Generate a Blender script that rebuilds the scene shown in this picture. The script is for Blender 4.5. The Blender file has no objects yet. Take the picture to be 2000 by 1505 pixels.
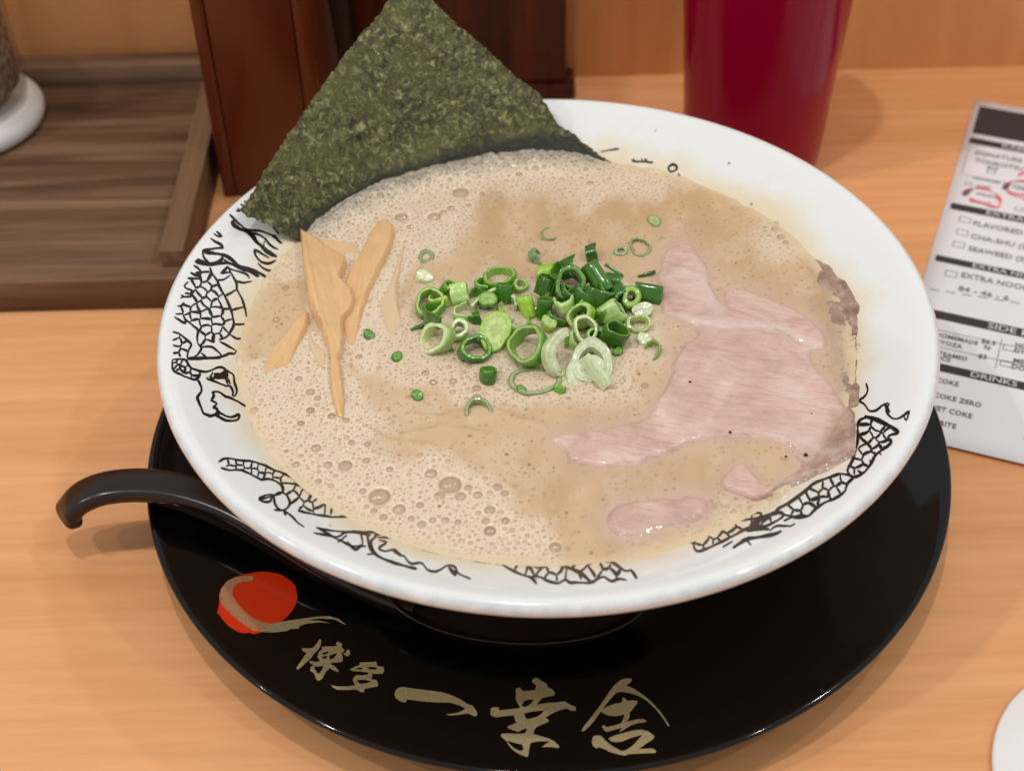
import bpy, bmesh, math, random
import numpy as np
from mathutils import Vector, Matrix
from mathutils.geometry import delaunay_2d_cdt

random.seed(7)
rng = np.random.default_rng(11)
MM = 0.001
W, H, F = 2000.0, 1505.0, 2909.185          # photograph size and focal length in pixels
CAM = np.array([-10.692, -341.805, 354.606])  # camera position, mm
TH, RO = 0.74599, -0.02398                  # pitch and roll

# ------------------------------------------------------------------ camera, light, exposure
FW = np.array([0, math.cos(TH), -math.sin(TH)])
_r = np.array([1.0, 0, 0]); _u = np.cross(_r, FW)
RT = math.cos(RO) * _r + math.sin(RO) * _u
UP = -math.sin(RO) * _r + math.cos(RO) * _u
scene = bpy.context.scene
col = scene.collection
cam_d = bpy.data.cameras.new('camera')
cam_d.sensor_width = 36.0
cam_d.lens = F / W * 36.0
cam_d.clip_start = 0.01
cam_d.clip_end = 30.0
cam = bpy.data.objects.new('camera', cam_d)
col.objects.link(cam)
cam.matrix_world = Matrix(((RT[0], UP[0], -FW[0], CAM[0] * MM), (RT[1], UP[1], -FW[1], CAM[1] * MM),
                           (RT[2], UP[2], -FW[2], CAM[2] * MM), (0, 0, 0, 1)))
scene.camera = cam
cam_d.dof.use_dof = True
cam_d.dof.focus_distance = 0.432
cam_d.dof.aperture_fstop = cam_d.lens / 4.0
cam_d.dof.aperture_blades = 0

world = bpy.data.worlds.new('World')
scene.world = world
world.use_nodes = True
bg = world.node_tree.nodes['Background']
bg.inputs['Color'].default_value = (0.97, 0.985, 1.0, 1)
bg.inputs['Strength'].default_value = 0.56

def lamp(name, pos, power, radius=26, color=(1.0, 0.972, 0.925)):
    d = bpy.data.lights.new(name, 'AREA')
    d.shape = 'DISK'; d.size = radius * 2 * MM; d.energy = power; d.color = color
    o = bpy.data.objects.new(name, d); col.objects.link(o)
    o.location = Vector(pos) * MM
    o.rotation_euler = (Vector((0, 40, 0)) - Vector(pos)).to_track_quat('-Z', 'Y').to_euler()
    return o
lamp('downlight', (-100, -140, 1500), 5.2)
lamp('downlight', (-880, -240, 1500), 5.2)
lamp('downlight', (-1650, -300, 1500), 4.7)
lamp('downlight', (820, 240, 1500), 3.0)
lamp('downlight', (900, -420, 1500), 3.0)

vs = scene.view_settings
vs.view_transform = 'Standard'; vs.look = 'None'; vs.gamma = 1.0; vs.use_curve_mapping = False
vs.exposure = 0.0
scene.cycles.max_bounces = 10
scene.cycles.transparent_max_bounces = 16
scene.cycles.caustics_reflective = False
scene.cycles.caustics_refractive = False
scene.cycles.use_denoising = True

# ------------------------------------------------------------------ helpers: pixels to places
def rays(px):
    px = np.atleast_2d(np.asarray(px, float))
    d = FW[None] + ((px[:, 0] - W / 2) / F)[:, None] * RT - ((px[:, 1] - H / 2) / F)[:, None] * UP
    return d / np.linalg.norm(d, axis=1)[:, None]
def at_z(px, z):
    d = rays(px); t = (np.asarray(z, float) - CAM[2]) / d[:, 2]
    return CAM + t[:, None] * d
def at_y(px, y):
    d = rays(px); t = (y - CAM[1]) / d[:, 1]
    return CAM + t[:, None] * d
def P1(x, y, z): return at_z([(x, y)], z)[0]
def crop(pts, ox, oy, s):
    return [(ox + x / s, oy + y / s) for x, y in pts]

BOWL_IN = np.array([(0, 24), (30, 25), (55, 34), (75, 47), (92.3, 60.5), (100, 65.3), (106, 68.6), (109.5, 70.4), (111.6, 71.2)], float)
SAUCER_TOP = np.array([(0, 6), (64, 6), (69, 7.2), (74, 9.3), (100, 13.4), (118, 16.4), (123.5, 17.6), (125.4, 18.3)], float)
def prof_z(prof, R): return np.interp(R, prof[:, 0], prof[:, 1])
def on_profile(px, prof, lo=250.0, hi=620.0, off=0.12):
    """first hit of each pixel's ray with a surface of revolution, lifted a little along its normal"""
    d = rays(px); n = 500
    ts = np.linspace(lo, hi, n)
    P = CAM[None, None] + ts[None, :, None] * d[:, None]
    g = P[..., 2] - prof_z(prof, np.hypot(P[..., 0], P[..., 1]))
    below = g < 0
    idx = np.argmax(below, axis=1); idx[~below.any(1)] = n - 1
    idx = np.maximum(idx, 1)
    a, b = ts[idx - 1], ts[idx]
    for _ in range(25):
        m = (a + b) / 2; Q = CAM + m[:, None] * d
        neg = Q[:, 2] < prof_z(prof, np.hypot(Q[:, 0], Q[:, 1]))
        b = np.where(neg, m, b); a = np.where(neg, a, m)
    Q = CAM + a[:, None] * d
    R = np.hypot(Q[:, 0], Q[:, 1])
    sl = (prof_z(prof, R + .5) - prof_z(prof, R - .5))
    nrm = np.stack([-sl * Q[:, 0] / R, -sl * Q[:, 1] / R, np.ones_like(R)], 1)
    nrm /= np.linalg.norm(nrm, axis=1)[:, None]
    return Q + nrm * off

# ------------------------------------------------------------------ helpers: meshes
def mesh_obj(name, verts, faces, mat=None, parent=None, smooth=True, unit=MM):
    me = bpy.data.meshes.new(name)
    v = np.asarray(verts, float) * unit
    me.from_pydata(v.tolist(), [], [tuple(int(i) for i in f) for f in faces])
    me.validate()
    if mat is not None:
        for m in (mat if isinstance(mat, (list, tuple)) else [mat]): me.materials.append(m)
    if smooth: me.polygons.foreach_set('use_smooth', [True] * len(me.polygons))
    o = bpy.data.objects.new(name, me); col.objects.link(o)
    if parent is not None: o.parent = parent
    return o
def tag(o, label=None, cat=None, group=None, kind=None):
    if label: o['label'] = label
    if cat: o['category'] = cat
    if group: o['group'] = group
    if kind: o['kind'] = kind
    return o
def empty(name, loc=(0, 0, 0)):
    o = bpy.data.objects.new(name, None); col.objects.link(o)
    o.empty_display_size = 0.01
    return o
def auto_smooth(o, ang=35):
    me = o.data
    me.set_sharp_from_angle(angle=math.radians(ang))
def lathe(prof, n=160, close=False):
    prof = np.asarray(prof, float); m = len(prof)
    a = np.arange(n) / n * 2 * np.pi
    V = np.stack([prof[:, None, 0] * np.cos(a), prof[:, None, 0] * np.sin(a), np.repeat(prof[:, 1:2], n, 1)], -1).reshape(-1, 3)
    Fs = []
    for i in range(m - 1 if not close else m):
        j = (i + 1) % m
        for k in range(n):
            k2 = (k + 1) % n
            Fs.append((i * n + k, i * n + k2, j * n + k2, j * n + k))
    return V, Fs
def dense(prof, step=2.0, sm=1):
    prof = np.asarray(prof, float)
    for _ in range(sm):                         # Chaikin
        q = [prof[0]]
        for a, b in zip(prof[:-1], prof[1:]): q += [a * .75 + b * .25, a * .25 + b * .75]
        q.append(prof[-1]); prof = np.array(q)
    return prof
def box_bm(x0, x1, y0, y1, z0, z1, bev=0.6, seg=2):
    bm = bmesh.new()
    bmesh.ops.create_cube(bm, size=1)
    for v in bm.verts:
        v.co = Vector(((x0 + x1) / 2 + v.co.x * (x1 - x0), (y0 + y1) / 2 + v.co.y * (y1 - y0), (z0 + z1) / 2 + v.co.z * (z1 - z0))) * MM
    if bev: bmesh.ops.bevel(bm, geom=bm.edges[:], offset=bev * MM, segments=seg, affect='EDGES', profile=.5)
    return bm
def bm_obj(name, bm, mat, parent=None, smooth=True):
    me = bpy.data.meshes.new(name); bm.to_mesh(me); bm.free()
    me.materials.append(mat)
    if smooth:
        me.polygons.foreach_set('use_smooth', [True] * len(me.polygons))
        me.set_sharp_from_angle(angle=math.radians(40))
    o = bpy.data.objects.new(name, me); col.objects.link(o)
    if parent is not None: o.parent = parent
    return o
def box(name, x0, x1, y0, y1, z0, z1, mat, parent=None, bev=0.6):
    return bm_obj(name, box_bm(x0, x1, y0, y1, z0, z1, bev), mat, parent)

def resample(pts, step, closed=False):
    pts = np.asarray(pts, float)
    if closed: pts = np.vstack([pts, pts[:1]])
    d = np.r_[0, np.cumsum(np.linalg.norm(np.diff(pts, axis=0), axis=1))]
    n = max(2, int(math.ceil(d[-1] / step)) + 1)
    t = np.linspace(0, d[-1], n)
    q = np.stack([np.interp(t, d, pts[:, k]) for k in range(pts.shape[1])], 1)
    return q[:-1] if closed else q
def spline(pts, closed=False, sub=6):
    """Catmull-Rom through the points"""
    p = np.asarray(pts, float); n = len(p)
    if n < 3: return p
    out = []
    rngi = range(n) if closed else range(n - 1)
    for i in rngi:
        if closed: a, b, c, d = p[(i - 1) % n], p[i], p[(i + 1) % n], p[(i + 2) % n]
        else: a, b, c, d = p[max(i - 1, 0)], p[i], p[i + 1], p[min(i + 2, n - 1)]
        for t in np.arange(sub) / sub:
            out.append(.5 * ((2 * b) + (-a + c) * t + (2 * a - 5 * b + 4 * c - d) * t * t + (-a + 3 * b - 3 * c + d) * t ** 3))
    if not closed: out.append(p[-1])
    return np.array(out)
def inside(poly, Q):
    poly = np.asarray(poly, float); x, y = Q[:, 0], Q[:, 1]
    r = np.zeros(len(Q), bool)
    for (x0, y0), (x1, y1) in zip(poly, np.roll(poly, -1, 0)):
        c = ((y0 > y) != (y1 > y))
        with np.errstate(divide='ignore', invalid='ignore'):
            xi = (x1 - x0) * (y - y0) / (y1 - y0 if y1 != y0 else 1e-9) + x0
        r ^= c & (x < xi)
    return r
def seg_dist(poly, Q, closed=True):
    poly = np.asarray(poly, float); best = np.full(len(Q), 1e9)
    nxt = np.roll(poly, -1, 0)
    prs = list(zip(poly, nxt)) if closed else list(zip(poly[:-1], poly[1:]))
    for a, b in prs:
        ab = b - a; L = ab @ ab + 1e-12
        t = np.clip(((Q - a) @ ab) / L, 0, 1)
        best = np.minimum(best, np.hypot(*(Q - a - t[:, None] * ab).T))
    return best
def sdist(poly, Q):
    d = seg_dist(poly, Q); return np.where(inside(poly, Q), d, -d)
def cdt(outer, holes=(), spacing=None):
    """triangles filling an outline (with holes); optional inner grid points"""
    outer = np.asarray(outer, float); V = [tuple(p) for p in outer]; E = []
    n = len(V); E += [(i, (i + 1) % n) for i in range(n)]
    loops = [outer]
    for h in holes:
        b = len(V); V += [tuple(p) for p in h]; m = len(h)
        E += [(b + i, b + (i + 1) % m) for i in range(m)]; loops.append(np.asarray(h, float))
    if spacing:
        lo, hi = outer.min(0), outer.max(0)
        gx, gy = np.meshgrid(np.arange(lo[0], hi[0], spacing), np.arange(lo[1], hi[1], spacing * .87))
        gx = gx + (np.arange(gx.shape[0])[:, None] % 2) * spacing / 2
        Q = np.stack([gx.ravel(), gy.ravel()], 1)
        k = inside(outer, Q)
        for h in loops[1:]: k &= ~inside(h, Q)
        Q = Q[k]
        for lp in loops: Q = Q[seg_dist(lp, Q) > spacing * .45] if len(Q) else Q
        V += [tuple(p) for p in Q]
    vv, ee, ff, *_ = delaunay_2d_cdt([Vector(v) for v in V], E, [], 0, 1e-7)
    vv = np.array([tuple(v) for v in vv])
    tri = np.array([tuple(f) for f in ff if len(f) == 3])
    cen = vv[tri].mean(1)
    k = inside(outer, cen)
    for h in loops[1:]: k &= ~inside(h, cen)
    return vv, tri[k]
def noise2(x, y, seed=0):
    def h(i, j):
        n = (i * 374761393 + j * 668265263 + seed * 974711) & 0xffffffff
        n = ((n ^ (n >> 13)) * 1274126177) & 0xffffffff
        return ((n ^ (n >> 16)) & 0xffff) / 65535.0
    xi, yi = np.floor(x).astype(np.int64), np.floor(y).astype(np.int64)
    fx, fy = x - xi, y - yi
    fx = fx * fx * (3 - 2 * fx); fy = fy * fy * (3 - 2 * fy)
    return (h(xi, yi) * (1 - fx) + h(xi + 1, yi) * fx) * (1 - fy) + (h(xi, yi + 1) * (1 - fx) + h(xi + 1, yi + 1) * fx) * fy
def fbm(x, y, seed=0, octv=4):
    s = 0; a = .5
    for k in range(octv):
        s = s + a * noise2(x * 2 ** k, y * 2 ** k, seed + k); a *= .5
    return s / (1 - .5 ** octv)
def sstep(a, b, x):
    t = np.clip((x - a) / (b - a), 0, 1); return t * t * (3 - 2 * t)
def set_color(o, name, rgba):
    at = o.data.color_attributes.new(name, 'FLOAT_COLOR', 'POINT')
    a = np.ones((len(o.data.vertices), 4), np.float32)
    rgba = np.asarray(rgba, np.float32)
    if rgba.ndim == 1: a[:, 0] = a[:, 1] = a[:, 2] = rgba
    else: a[:, :rgba.shape[1]] = rgba
    at.data.foreach_set('color', a.ravel())
def srgb(r, g, b):
    def f(c):
        c /= 255.0
        return c / 12.92 if c <= .04045 else ((c + .055) / 1.055) ** 2.4
    return (f(r), f(g), f(b))

# ------------------------------------------------------------------ helpers: materials
def mat(name, base=(.5, .5, .5), rough=.5, spec=.5, coat=0, coat_rough=.05, metal=0, trans=0, ior=1.45, sss=0, sss_r=(1, .5, .3), sss_scale=.002):
    m = bpy.data.materials.new(name); m.use_nodes = True
    b = m.node_tree.nodes['Principled BSDF']
    b.inputs['Base Color'].default_value = (*base, 1)
    b.inputs['Roughness'].default_value = rough
    b.inputs['Specular IOR Level'].default_value = spec
    b.inputs['Coat Weight'].default_value = coat
    b.inputs['Coat Roughness'].default_value = coat_rough
    b.inputs['Metallic'].default_value = metal
    b.inputs['Transmission Weight'].default_value = trans
    b.inputs['IOR'].default_value = ior
    if sss:
        b.inputs['Subsurface Weight'].default_value = sss
        b.inputs['Subsurface Radius'].default_value = sss_r
        b.inputs['Subsurface Scale'].default_value = sss_scale
    return m
class NT:
    def __init__(s, m): s.m = m; s.t = m.node_tree; s.b = s.t.nodes['Principled BSDF']
    def n(s, kind, **kw):
        x = s.t.nodes.new(kind)
        for k, v in kw.items(): setattr(x, k, v)
        return x
    def l(s, a, b): s.t.links.new(a, b)
    def coords(s, scale=(1, 1, 1), rot=(0, 0, 0), out='Object', loc=(0, 0, 0)):
        tc = s.n('ShaderNodeTexCoord'); mp = s.n('ShaderNodeMapping'); rt = s.n('ShaderNodeMapping')
        rt.inputs['Rotation'].default_value = rot; mp.inputs['Scale'].default_value = scale; mp.inputs['Location'].default_value = loc
        s.l(tc.outputs[out], rt.inputs['Vector']); s.l(rt.outputs[0], mp.inputs['Vector']); return mp.outputs[0]
    def noise(s, vec, scale, detail=4, rough=.55, dist=0):
        x = s.n('ShaderNodeTexNoise'); x.inputs['Scale'].default_value = scale; x.inputs['Detail'].default_value = detail
        x.inputs['Roughness'].default_value = rough; x.inputs['Distortion'].default_value = dist
        s.l(vec, x.inputs['Vector']); return x.outputs['Fac']
    def voro(s, vec, scale, feature='F1', out='Distance'):
        x = s.n('ShaderNodeTexVoronoi', feature=feature); x.inputs['Scale'].default_value = scale
        s.l(vec, x.inputs['Vector']); return x.outputs[out]
    def ramp(s, fac, stops, interp='LINEAR'):
        x = s.n('ShaderNodeValToRGB'); cr = x.color_ramp; cr.interpolation = interp
        while len(cr.elements) < len(stops): cr.elements.new(.5)
        for e, (p, c) in zip(cr.elements, stops):
            e.position = p; e.color = (*c, 1) if len(c) == 3 else c
        s.l(fac, x.inputs[0]); return x.outputs[0]
    def mix(s, fac, a, b, mode='MIX'):
        x = s.n('ShaderNodeMix', data_type='RGBA', blend_type=mode)
        for v, i in ((fac, 0), (a, 6), (b, 7)):
            if isinstance(v, (int, float)): x.inputs[i].default_value = v
            elif isinstance(v, tuple): x.inputs[i].default_value = (*v, 1)
            else: s.l(v, x.inputs[i])
        return x.outputs[2]
    def math(s, op, a, b=0.0, c=None):
        x = s.n('ShaderNodeMath', operation=op)
        for i, v in enumerate((a, b) if c is None else (a, b, c)):
            if isinstance(v, (int, float)): x.inputs[i].default_value = v
            else: s.l(v, x.inputs[i])
        return x.outputs[0]
    def attr(s, name, out='Color'):
        x = s.n('ShaderNodeAttribute', attribute_name=name); return x.outputs[out]
    def bump(s, h, strength=.3, dist=.001, prev=None):
        x = s.n('ShaderNodeBump'); x.inputs['Strength'].default_value = strength; x.inputs['Distance'].default_value = dist
        s.l(h, x.inputs['Height'])
        if prev is not None: s.l(prev, x.inputs['Normal'])
        return x.outputs[0]
    def base(s, c): s.l(c, s.b.inputs['Base Color'])
    def rough(s, c): s.l(c, s.b.inputs['Roughness'])
    def normal(s, c): s.l(c, s.b.inputs['Normal'])

def wood(name, c0, c1, c2, along='x', rough=.38, scale=1.0, contrast=1.0, coat=0.0, fine=.25, spec=.4):
    """fine-grained wood: long streaks along one axis (object space, metres)"""
    m = mat(name, c1, rough, spec, coat=coat); t = NT(m)
    st = {'x': (1.6, 26, 26), 'y': (26, 1.6, 26), 'z': (26, 26, 1.6)}[along]
    v = t.coords(tuple(k * scale for k in st))
    big = t.noise(v, 1.0, 5, .6, .6)
    v2 = t.coords(tuple(k * scale * 4.5 for k in st))
    sm = t.noise(v2, 1.0, 4, .65)
    c = t.ramp(big, [(.5 - .22 / contrast, c0), (.5, c1), (.5 + .22 / contrast, c2)])
    f = t.ramp(sm, [(.35, (.82, .82, .82)), (.6, (1.05, 1.05, 1.05))])
    c = t.mix(fine * 2, c, f, 'MULTIPLY')
    t.base(c)
    t.normal(t.bump(sm, .05, .0006))
    rr = t.math('MULTIPLY_ADD', sm, .15, rough - .07); t.rough(rr)
    return m

# materials
M = {}
M['counter'] = wood('counter laminate', (.66, .295, .115), (.735, .350, .148), (.79, .405, .19), 'x', .36, 1.8, 1.0, fine=.24)
M['wall'] = wood('wall laminate', (.62, .265, .095), (.69, .31, .115), (.74, .35, .14), 'z', .42, 1.0, .9, fine=.10)
M['tray'] = wood('dark tray wood', (.070, .034, .017), (.155, .080, .042), (.25, .145, .085), 'x', .62, 3.4, 1.3, fine=.42)
M['tray_side'] = wood('tray rail wood', (.10, .048, .024), (.175, .09, .047), (.26, .145, .082), 'y', .62, 3.4, 1.2, fine=.35)
M['redbox'] = wood('red brown lacquered wood', (.082, .0115, .0035), (.105, .0165, .0045), (.13, .022, .006), 'z', .32, .7, .9, fine=.08, coat=.25)
M['darkbox'] = wood('dark red streaked wood', (.018, .0022, .0012), (.042, .0042, .002), (.095, .012, .0045), 'z', .33, 2.6, 1.4, fine=.3, coat=.3)
M['darkvoid'] = mat('dark lacquer', (.012, .005, .004), .4)
M['plum'] = mat('plum board', (.045, .016, .017), .5)
M['greyblue'] = mat('grey card', (.20, .22, .27), .6)
M['lacquer'] = mat('black lacquer', (.0018, .0015, .0015), .09, .42)
_t = NT(M['lacquer']); _n = _t.noise(_t.coords((1, 1, 1)), 90, 4, .6)
_t.rough(_t.math('MULTIPLY_ADD', _n, .08, .03))
M['spoon'] = mat('dark brown plastic', (.014, .0062, .0038), .22, .5)
M['white'] = mat('white plastic', (.78, .77, .74), .35)
M['paper'] = mat('menu paper', (.76, .75, .76), .75, .2)
M['ink_grey'] = mat('grey print', (.055, .045, .043), .7, .2)
M['ink_text'] = mat('light grey lettering', (.22, .22, .22), .7, .2)
M['ink_dark'] = mat('dark grey lettering', (.12, .12, .12), .7, .2)
M['ink_white'] = mat('white lettering', (.62, .61, .61), .7, .2)
M['pencil'] = mat('red pencil', (.78, .13, .17), .7, .2)
M['pencil_dark'] = mat('grey pencil', (.16, .13, .14), .7, .2)
M['dragon'] = mat('black ceramic print', (.012, .010, .009), .22, .5)
M['red_print'] = mat('red print', (.60, .030, .004), .22, .5)
M['gold'] = mat('gold print', (.34, .28, .15), .45, .5, metal=.15)
_t = NT(M['gold']); _v = _t.coords(); _n = _t.noise(_v, 2600, 2, .7)
_t.base(_t.ramp(_n, [(.35, (.25, .205, .105)), (.6, (.37, .31, .17)), (.75, (.52, .45, .28))])); _t.normal(_t.bump(_n, .25, .0002))
M['gold_on_red'] = mat('gold print over red', (.47, .22, .11), .42, .5, metal=.15)
_t = NT(M['gold_on_red']); _v = _t.coords(); _n = _t.noise(_v, 2600, 2, .7)
_t.base(_t.ramp(_n, [(.35, (.36, .155, .075)), (.6, (.47, .23, .12)), (.75, (.58, .33, .2))]))

def mk_bowl():
    m = mat('white glazed bowl', (.76, .76, .74), .10, .5, coat=.5, coat_rough=.04); t = NT(m)
    tc = t.n('ShaderNodeTexCoord'); sp = t.n('ShaderNodeSeparateXYZ'); t.l(tc.outputs['Object'], sp.inputs[0])
    x2 = t.math('MULTIPLY', sp.outputs[0], sp.outputs[0]); y2 = t.math('MULTIPLY', sp.outputs[1], sp.outputs[1])
    R = t.math('SQRT', t.math('ADD', x2, y2))
    nz = t.noise(tc.outputs['Object'], 45, 4, .6)
    nf = t.noise(tc.outputs['Object'], 260, 3, .6)
    Rn = t.math('ADD', R, t.math('MULTIPLY', t.math('SUBTRACT', nz, .5), -.016))
    st = t.n('ShaderNodeMapRange', interpolation_type='SMOOTHSTEP')
    t.l(Rn, st.inputs[0]); st.inputs[1].default_value = .0915; st.inputs[2].default_value = .1020; st.inputs[3].default_value = 1; st.inputs[4].default_value = 0
    smear = t.ramp(nz, [(.52, (0, 0, 0)), (.68, (1, 1, 1))])
    smear2 = t.math('MULTIPLY', smear, t.ramp(nf, [(.42, (0, 0, 0)), (.6, (.22, .22, .22))]))
    inner = t.n('ShaderNodeMapRange'); t.l(R, inner.inputs[0]); inner.inputs[1].default_value = .1095; inner.inputs[2].default_value = .104
    smear3 = t.math('MULTIPLY', smear2, inner.outputs[0])
    c = t.mix(t.math('MULTIPLY', st.outputs[0], .85), (.755, .76, .745), (.72, .60, .39))
    c = t.mix(smear3, c, (.74, .58, .34))
    # scuffed, slightly greyer lip
    lip = t.n('ShaderNodeMapRange'); t.l(R, lip.inputs[0]); lip.inputs[1].default_value = .1125; lip.inputs[2].default_value = .1142
    scuff = t.math('MULTIPLY', lip.outputs[0], t.ramp(t.noise(tc.outputs['Object'], 130, 5, .7), [(.36, (0, 0, 0)), (.6, (.85, .85, .85))]))
    c = t.mix(scuff, c, (.56, .60, .63))
    # small crumbs and specks
    vd = t.voro(tc.outputs['Object'], 170)
    pick = t.voro(tc.outputs['Object'], 170, 'F1', 'Color')
    sx = t.n('ShaderNodeSeparateColor'); t.l(pick, sx.inputs[0])
    speck = t.math('MULTIPLY', t.math('LESS_THAN', vd, .10), t.math('GREATER_THAN', sx.outputs[0], .955))
    c = t.mix(t.math('MULTIPLY', speck, .8), c, (.30, .20, .10))
    t.base(c)
    t.rough(t.math('MULTIPLY_ADD', scuff, .22, .09))
    return m
M['bowl'] = mk_bowl()

# ------------------------------------------------------------------ the setting
tag(box('counter', -900, 900, -420, 246, -30, 0, M['counter'], bev=0), kind='structure')
tag(box('back_wall', -900, 900, 246, 262, -30, 215, M['wall'], bev=0), kind='structure')

# dark wooden tray on the left
tray = empty('wooden_tray')
box('base_board', -420, -139.5, 96, 228, 0.3, 13, M['tray'], tray, .8)
box('front_rail', -420, -130.5, 88.6, 96.2, 0.3, 14.2, M['tray'], tray, .8)
box('back_rail', -420, -139.5, 227.4, 238.5, 0.3, 21.8, M['tray'], tray, .9)
box('side_rail', -139.8, -130.5, 96.6, 238.6, 0.3, 21.0, M['tray_side'], tray, .9)
tag(tray, 'low dark brown wooden tray with raised rails beside the tall red box', 'tray')

# seasoning jar standing in the tray
jar = empty('sesame_jar')
JX, JY, JZ = -238.5, 199.0, 13.0
def lathe_at(name, prof, cx, cy, cz, m, parent, n=72, sm=1, close=False):
    V, Fs = lathe(dense(prof, sm=sm) if sm else np.asarray(prof, float), n, close); V = V + np.array([cx, cy, cz])
    o = mesh_obj(name, V, Fs, m, parent); return o
lathe_at('base_cap', [(0, .2), (29, .2), (32.6, 1), (33.8, 4), (33, 7), (30.5, 9.6), (29.0, 11.2), (0, 11.2)], JX, JY, JZ, M['white'], jar)
def thin_film(name, f0, f1, tint, power=4.0, rough=.04):
    m = bpy.data.materials.new(name); m.use_nodes = True; t = m.node_tree; t.nodes.clear()
    o = t.nodes.new('ShaderNodeOutputMaterial'); mx = t.nodes.new('ShaderNodeMixShader'); tr = t.nodes.new('ShaderNodeBsdfTransparent'); gl = t.nodes.new('ShaderNodeBsdfGlossy')
    lw = t.nodes.new('ShaderNodeLayerWeight'); lw.inputs[0].default_value = .5
    pw = t.nodes.new('ShaderNodeMath'); pw.operation = 'POWER'; pw.inputs[1].default_value = power
    ma = t.nodes.new('ShaderNodeMath'); ma.operation = 'MULTIPLY_ADD'; ma.inputs[1].default_value = f1; ma.inputs[2].default_value = f0
    gl.inputs['Roughness'].default_value = rough; tr.inputs[0].default_value = (*tint, 1)
    t.links.new(lw.outputs['Facing'], pw.inputs[0]); t.links.new(pw.outputs[0], ma.inputs[0]); t.links.new(ma.outputs[0], mx.inputs[0])
    t.links.new(tr.outputs[0], mx.inputs[1]); t.links.new(gl.outputs[0], mx.inputs[2]); t.links.new(mx.outputs[0], o.inputs[0])
    return m
glass = thin_film('clear jar glass', .05, .6, (.93, .90, .90))
lathe_at('glass_body', [(28.2, 11.4), (28.4, 30), (27.4, 90), (26.5, 150)], JX, JY, JZ, glass, jar)
ses = mat('sesame seeds', (.40, .29, .16), .6); _t = NT(ses); _v = _t.coords((1, 1, .6))
_c = _t.voro(_v, 420, 'F1', 'Color'); _d = _t.voro(_v, 420)
_sc = _t.n('ShaderNodeSeparateColor'); _t.l(_c, _sc.inputs[0])
_t.base(_t.mix(_t.math('MULTIPLY', _d, 1.0), _t.ramp(_sc.outputs[0], [(.1, (.36, .25, .13)), (.5, (.56, .43, .26)), (.9, (.72, .60, .42))]), (.10, .065, .035)))
_t.normal(_t.bump(_d, .8, .001))
lathe_at('sesame_fill', [(0, 11.6), (26.4, 11.6), (26.4, 40), (26.0, 62), (14, 66), (0, 65)], JX, JY, JZ, ses, jar)
tag(jar, 'clear jar of ground sesame seeds on a white base in the dark tray', 'jar')

# tall red-brown box
FY = 159.0
xl = at_y([(402, 192)], FY)[0][0]; xr = at_y([(613, 95)], FY)[0][0]
rb = empty('chopstick_box')
box('body', xl + .4, xr - .2, FY + 1.6, 206, .3, 205, M['redbox'], rb, .6)
st = 5.2
box('corner_strip', xl, xl + st, FY, FY + 5, .3, 205, M['redbox'], rb, .7)
box('corner_strip', xr - 6.4, xr, FY, FY + 5, .3, 205, M['redbox'], rb, .7)
box('front_panel', xl + st + .35, xr - 6.75, FY + .25, FY + 5, .3, 205, M['redbox'], rb, .25)
tag(rb, 'tall red brown lacquered wooden box beside the dark tray', 'box')

# dark red streaked box against the wall
DY = 229.0
dl = at_y([(692, 30)], DY)[0][0]; dr = at_y([(1106, 60)], DY)[0][0]
db = empty('menu_stand')
box('front_board', dl, dr, DY, DY + 5, 2, 205, M['darkbox'], db, .8)
box('back_board', dl + 1, dr - 1, DY + 5.6, 242, 2, 198, M['darkvoid'], db, .6)
box('foot', dl - 3, dr + 4.2, DY - 2.5, 243, .3, 7.2, M['darkbox'], db, 1.6)
tag(db, 'upright dark red streaked wooden stand against the orange wall', 'stand')
# what stands in the gap between the two
gp = bm_obj('folded_card', box_bm(-6.5, 6.5, -1, 1, 0, 190, .3), M['plum'])
q = at_y([(640, 60)], 214)[0]
gp.location = Vector((q[0] - 1.0, 213, .4)) * MM; gp.rotation_euler = (0, math.radians(-4), math.radians(30))
tag(gp, 'narrow plum coloured card standing in the gap between the two wooden boxes', 'card')
gq = bm_obj('dark_holder', box_bm(-5.5, 5.5, -12, 12, 0, 150, .6), M['darkvoid'])
gq.location = Vector((at_y([(664, 60)], 228)[0][0], 228, .3)) * MM
tag(gq, 'black holder standing against the wall between the two wooden boxes', 'holder')

# red tumbler
cup = empty('red_tumbler')
rp = mat('red translucent plastic', (.40, .0008, .034), .2, .4, trans=.35, ior=1.35)
_t = NT(rp); _t.rough(_t.math('MULTIPLY_ADD', _t.noise(_t.coords(), 60, 3), .12, .1))
CX, CY = 91.5, 181.0
lathe_at('cup_wall', [(0, .4), (24, .4), (27.2, 1.4), (28.4, 5), (30.2, 40), (33.6, 90), (37.2, 150), (36.0, 150.6), (34.6, 150), (31.4, 90), (28.0, 40), (26.2, 8), (22, 6), (0, 6)], CX, CY, 0, rp, cup, n=96)
drink = mat('dark drink', (.085, .0005, .008), .08, .5)
lathe_at('drink', [(0, 6.2), (25.6, 6.4), (27.6, 40), (30.9, 90), (33.5, 128), (30, 128), (0, 128)], CX, CY, 0, drink, cup, n=96, sm=0)
tag(cup, 'dark red plastic tumbler standing behind the ramen bowl', 'tumbler')

# white coaster at the corner
cs = empty('white_coaster')
ccx, ccy, cr = 157.5, -124.0, 40.8
lathe_at('disc', [(0, .3), (cr - .6, .3), (cr, .8), (cr, 2.0), (cr - .7, 2.6), (0, 2.6)], ccx, ccy, 0, M['white'], cs, n=96, sm=0)
auto_smooth(cs.children[0], 50)
lathe_at('centre_print', [(0, 2.75), (30, 2.75)], ccx + 3, ccy - 6, 0, M['ink_grey'], cs, n=64, sm=0)
tag(cs, 'round white coaster with a dark printed centre on the counter', 'coaster')

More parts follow.
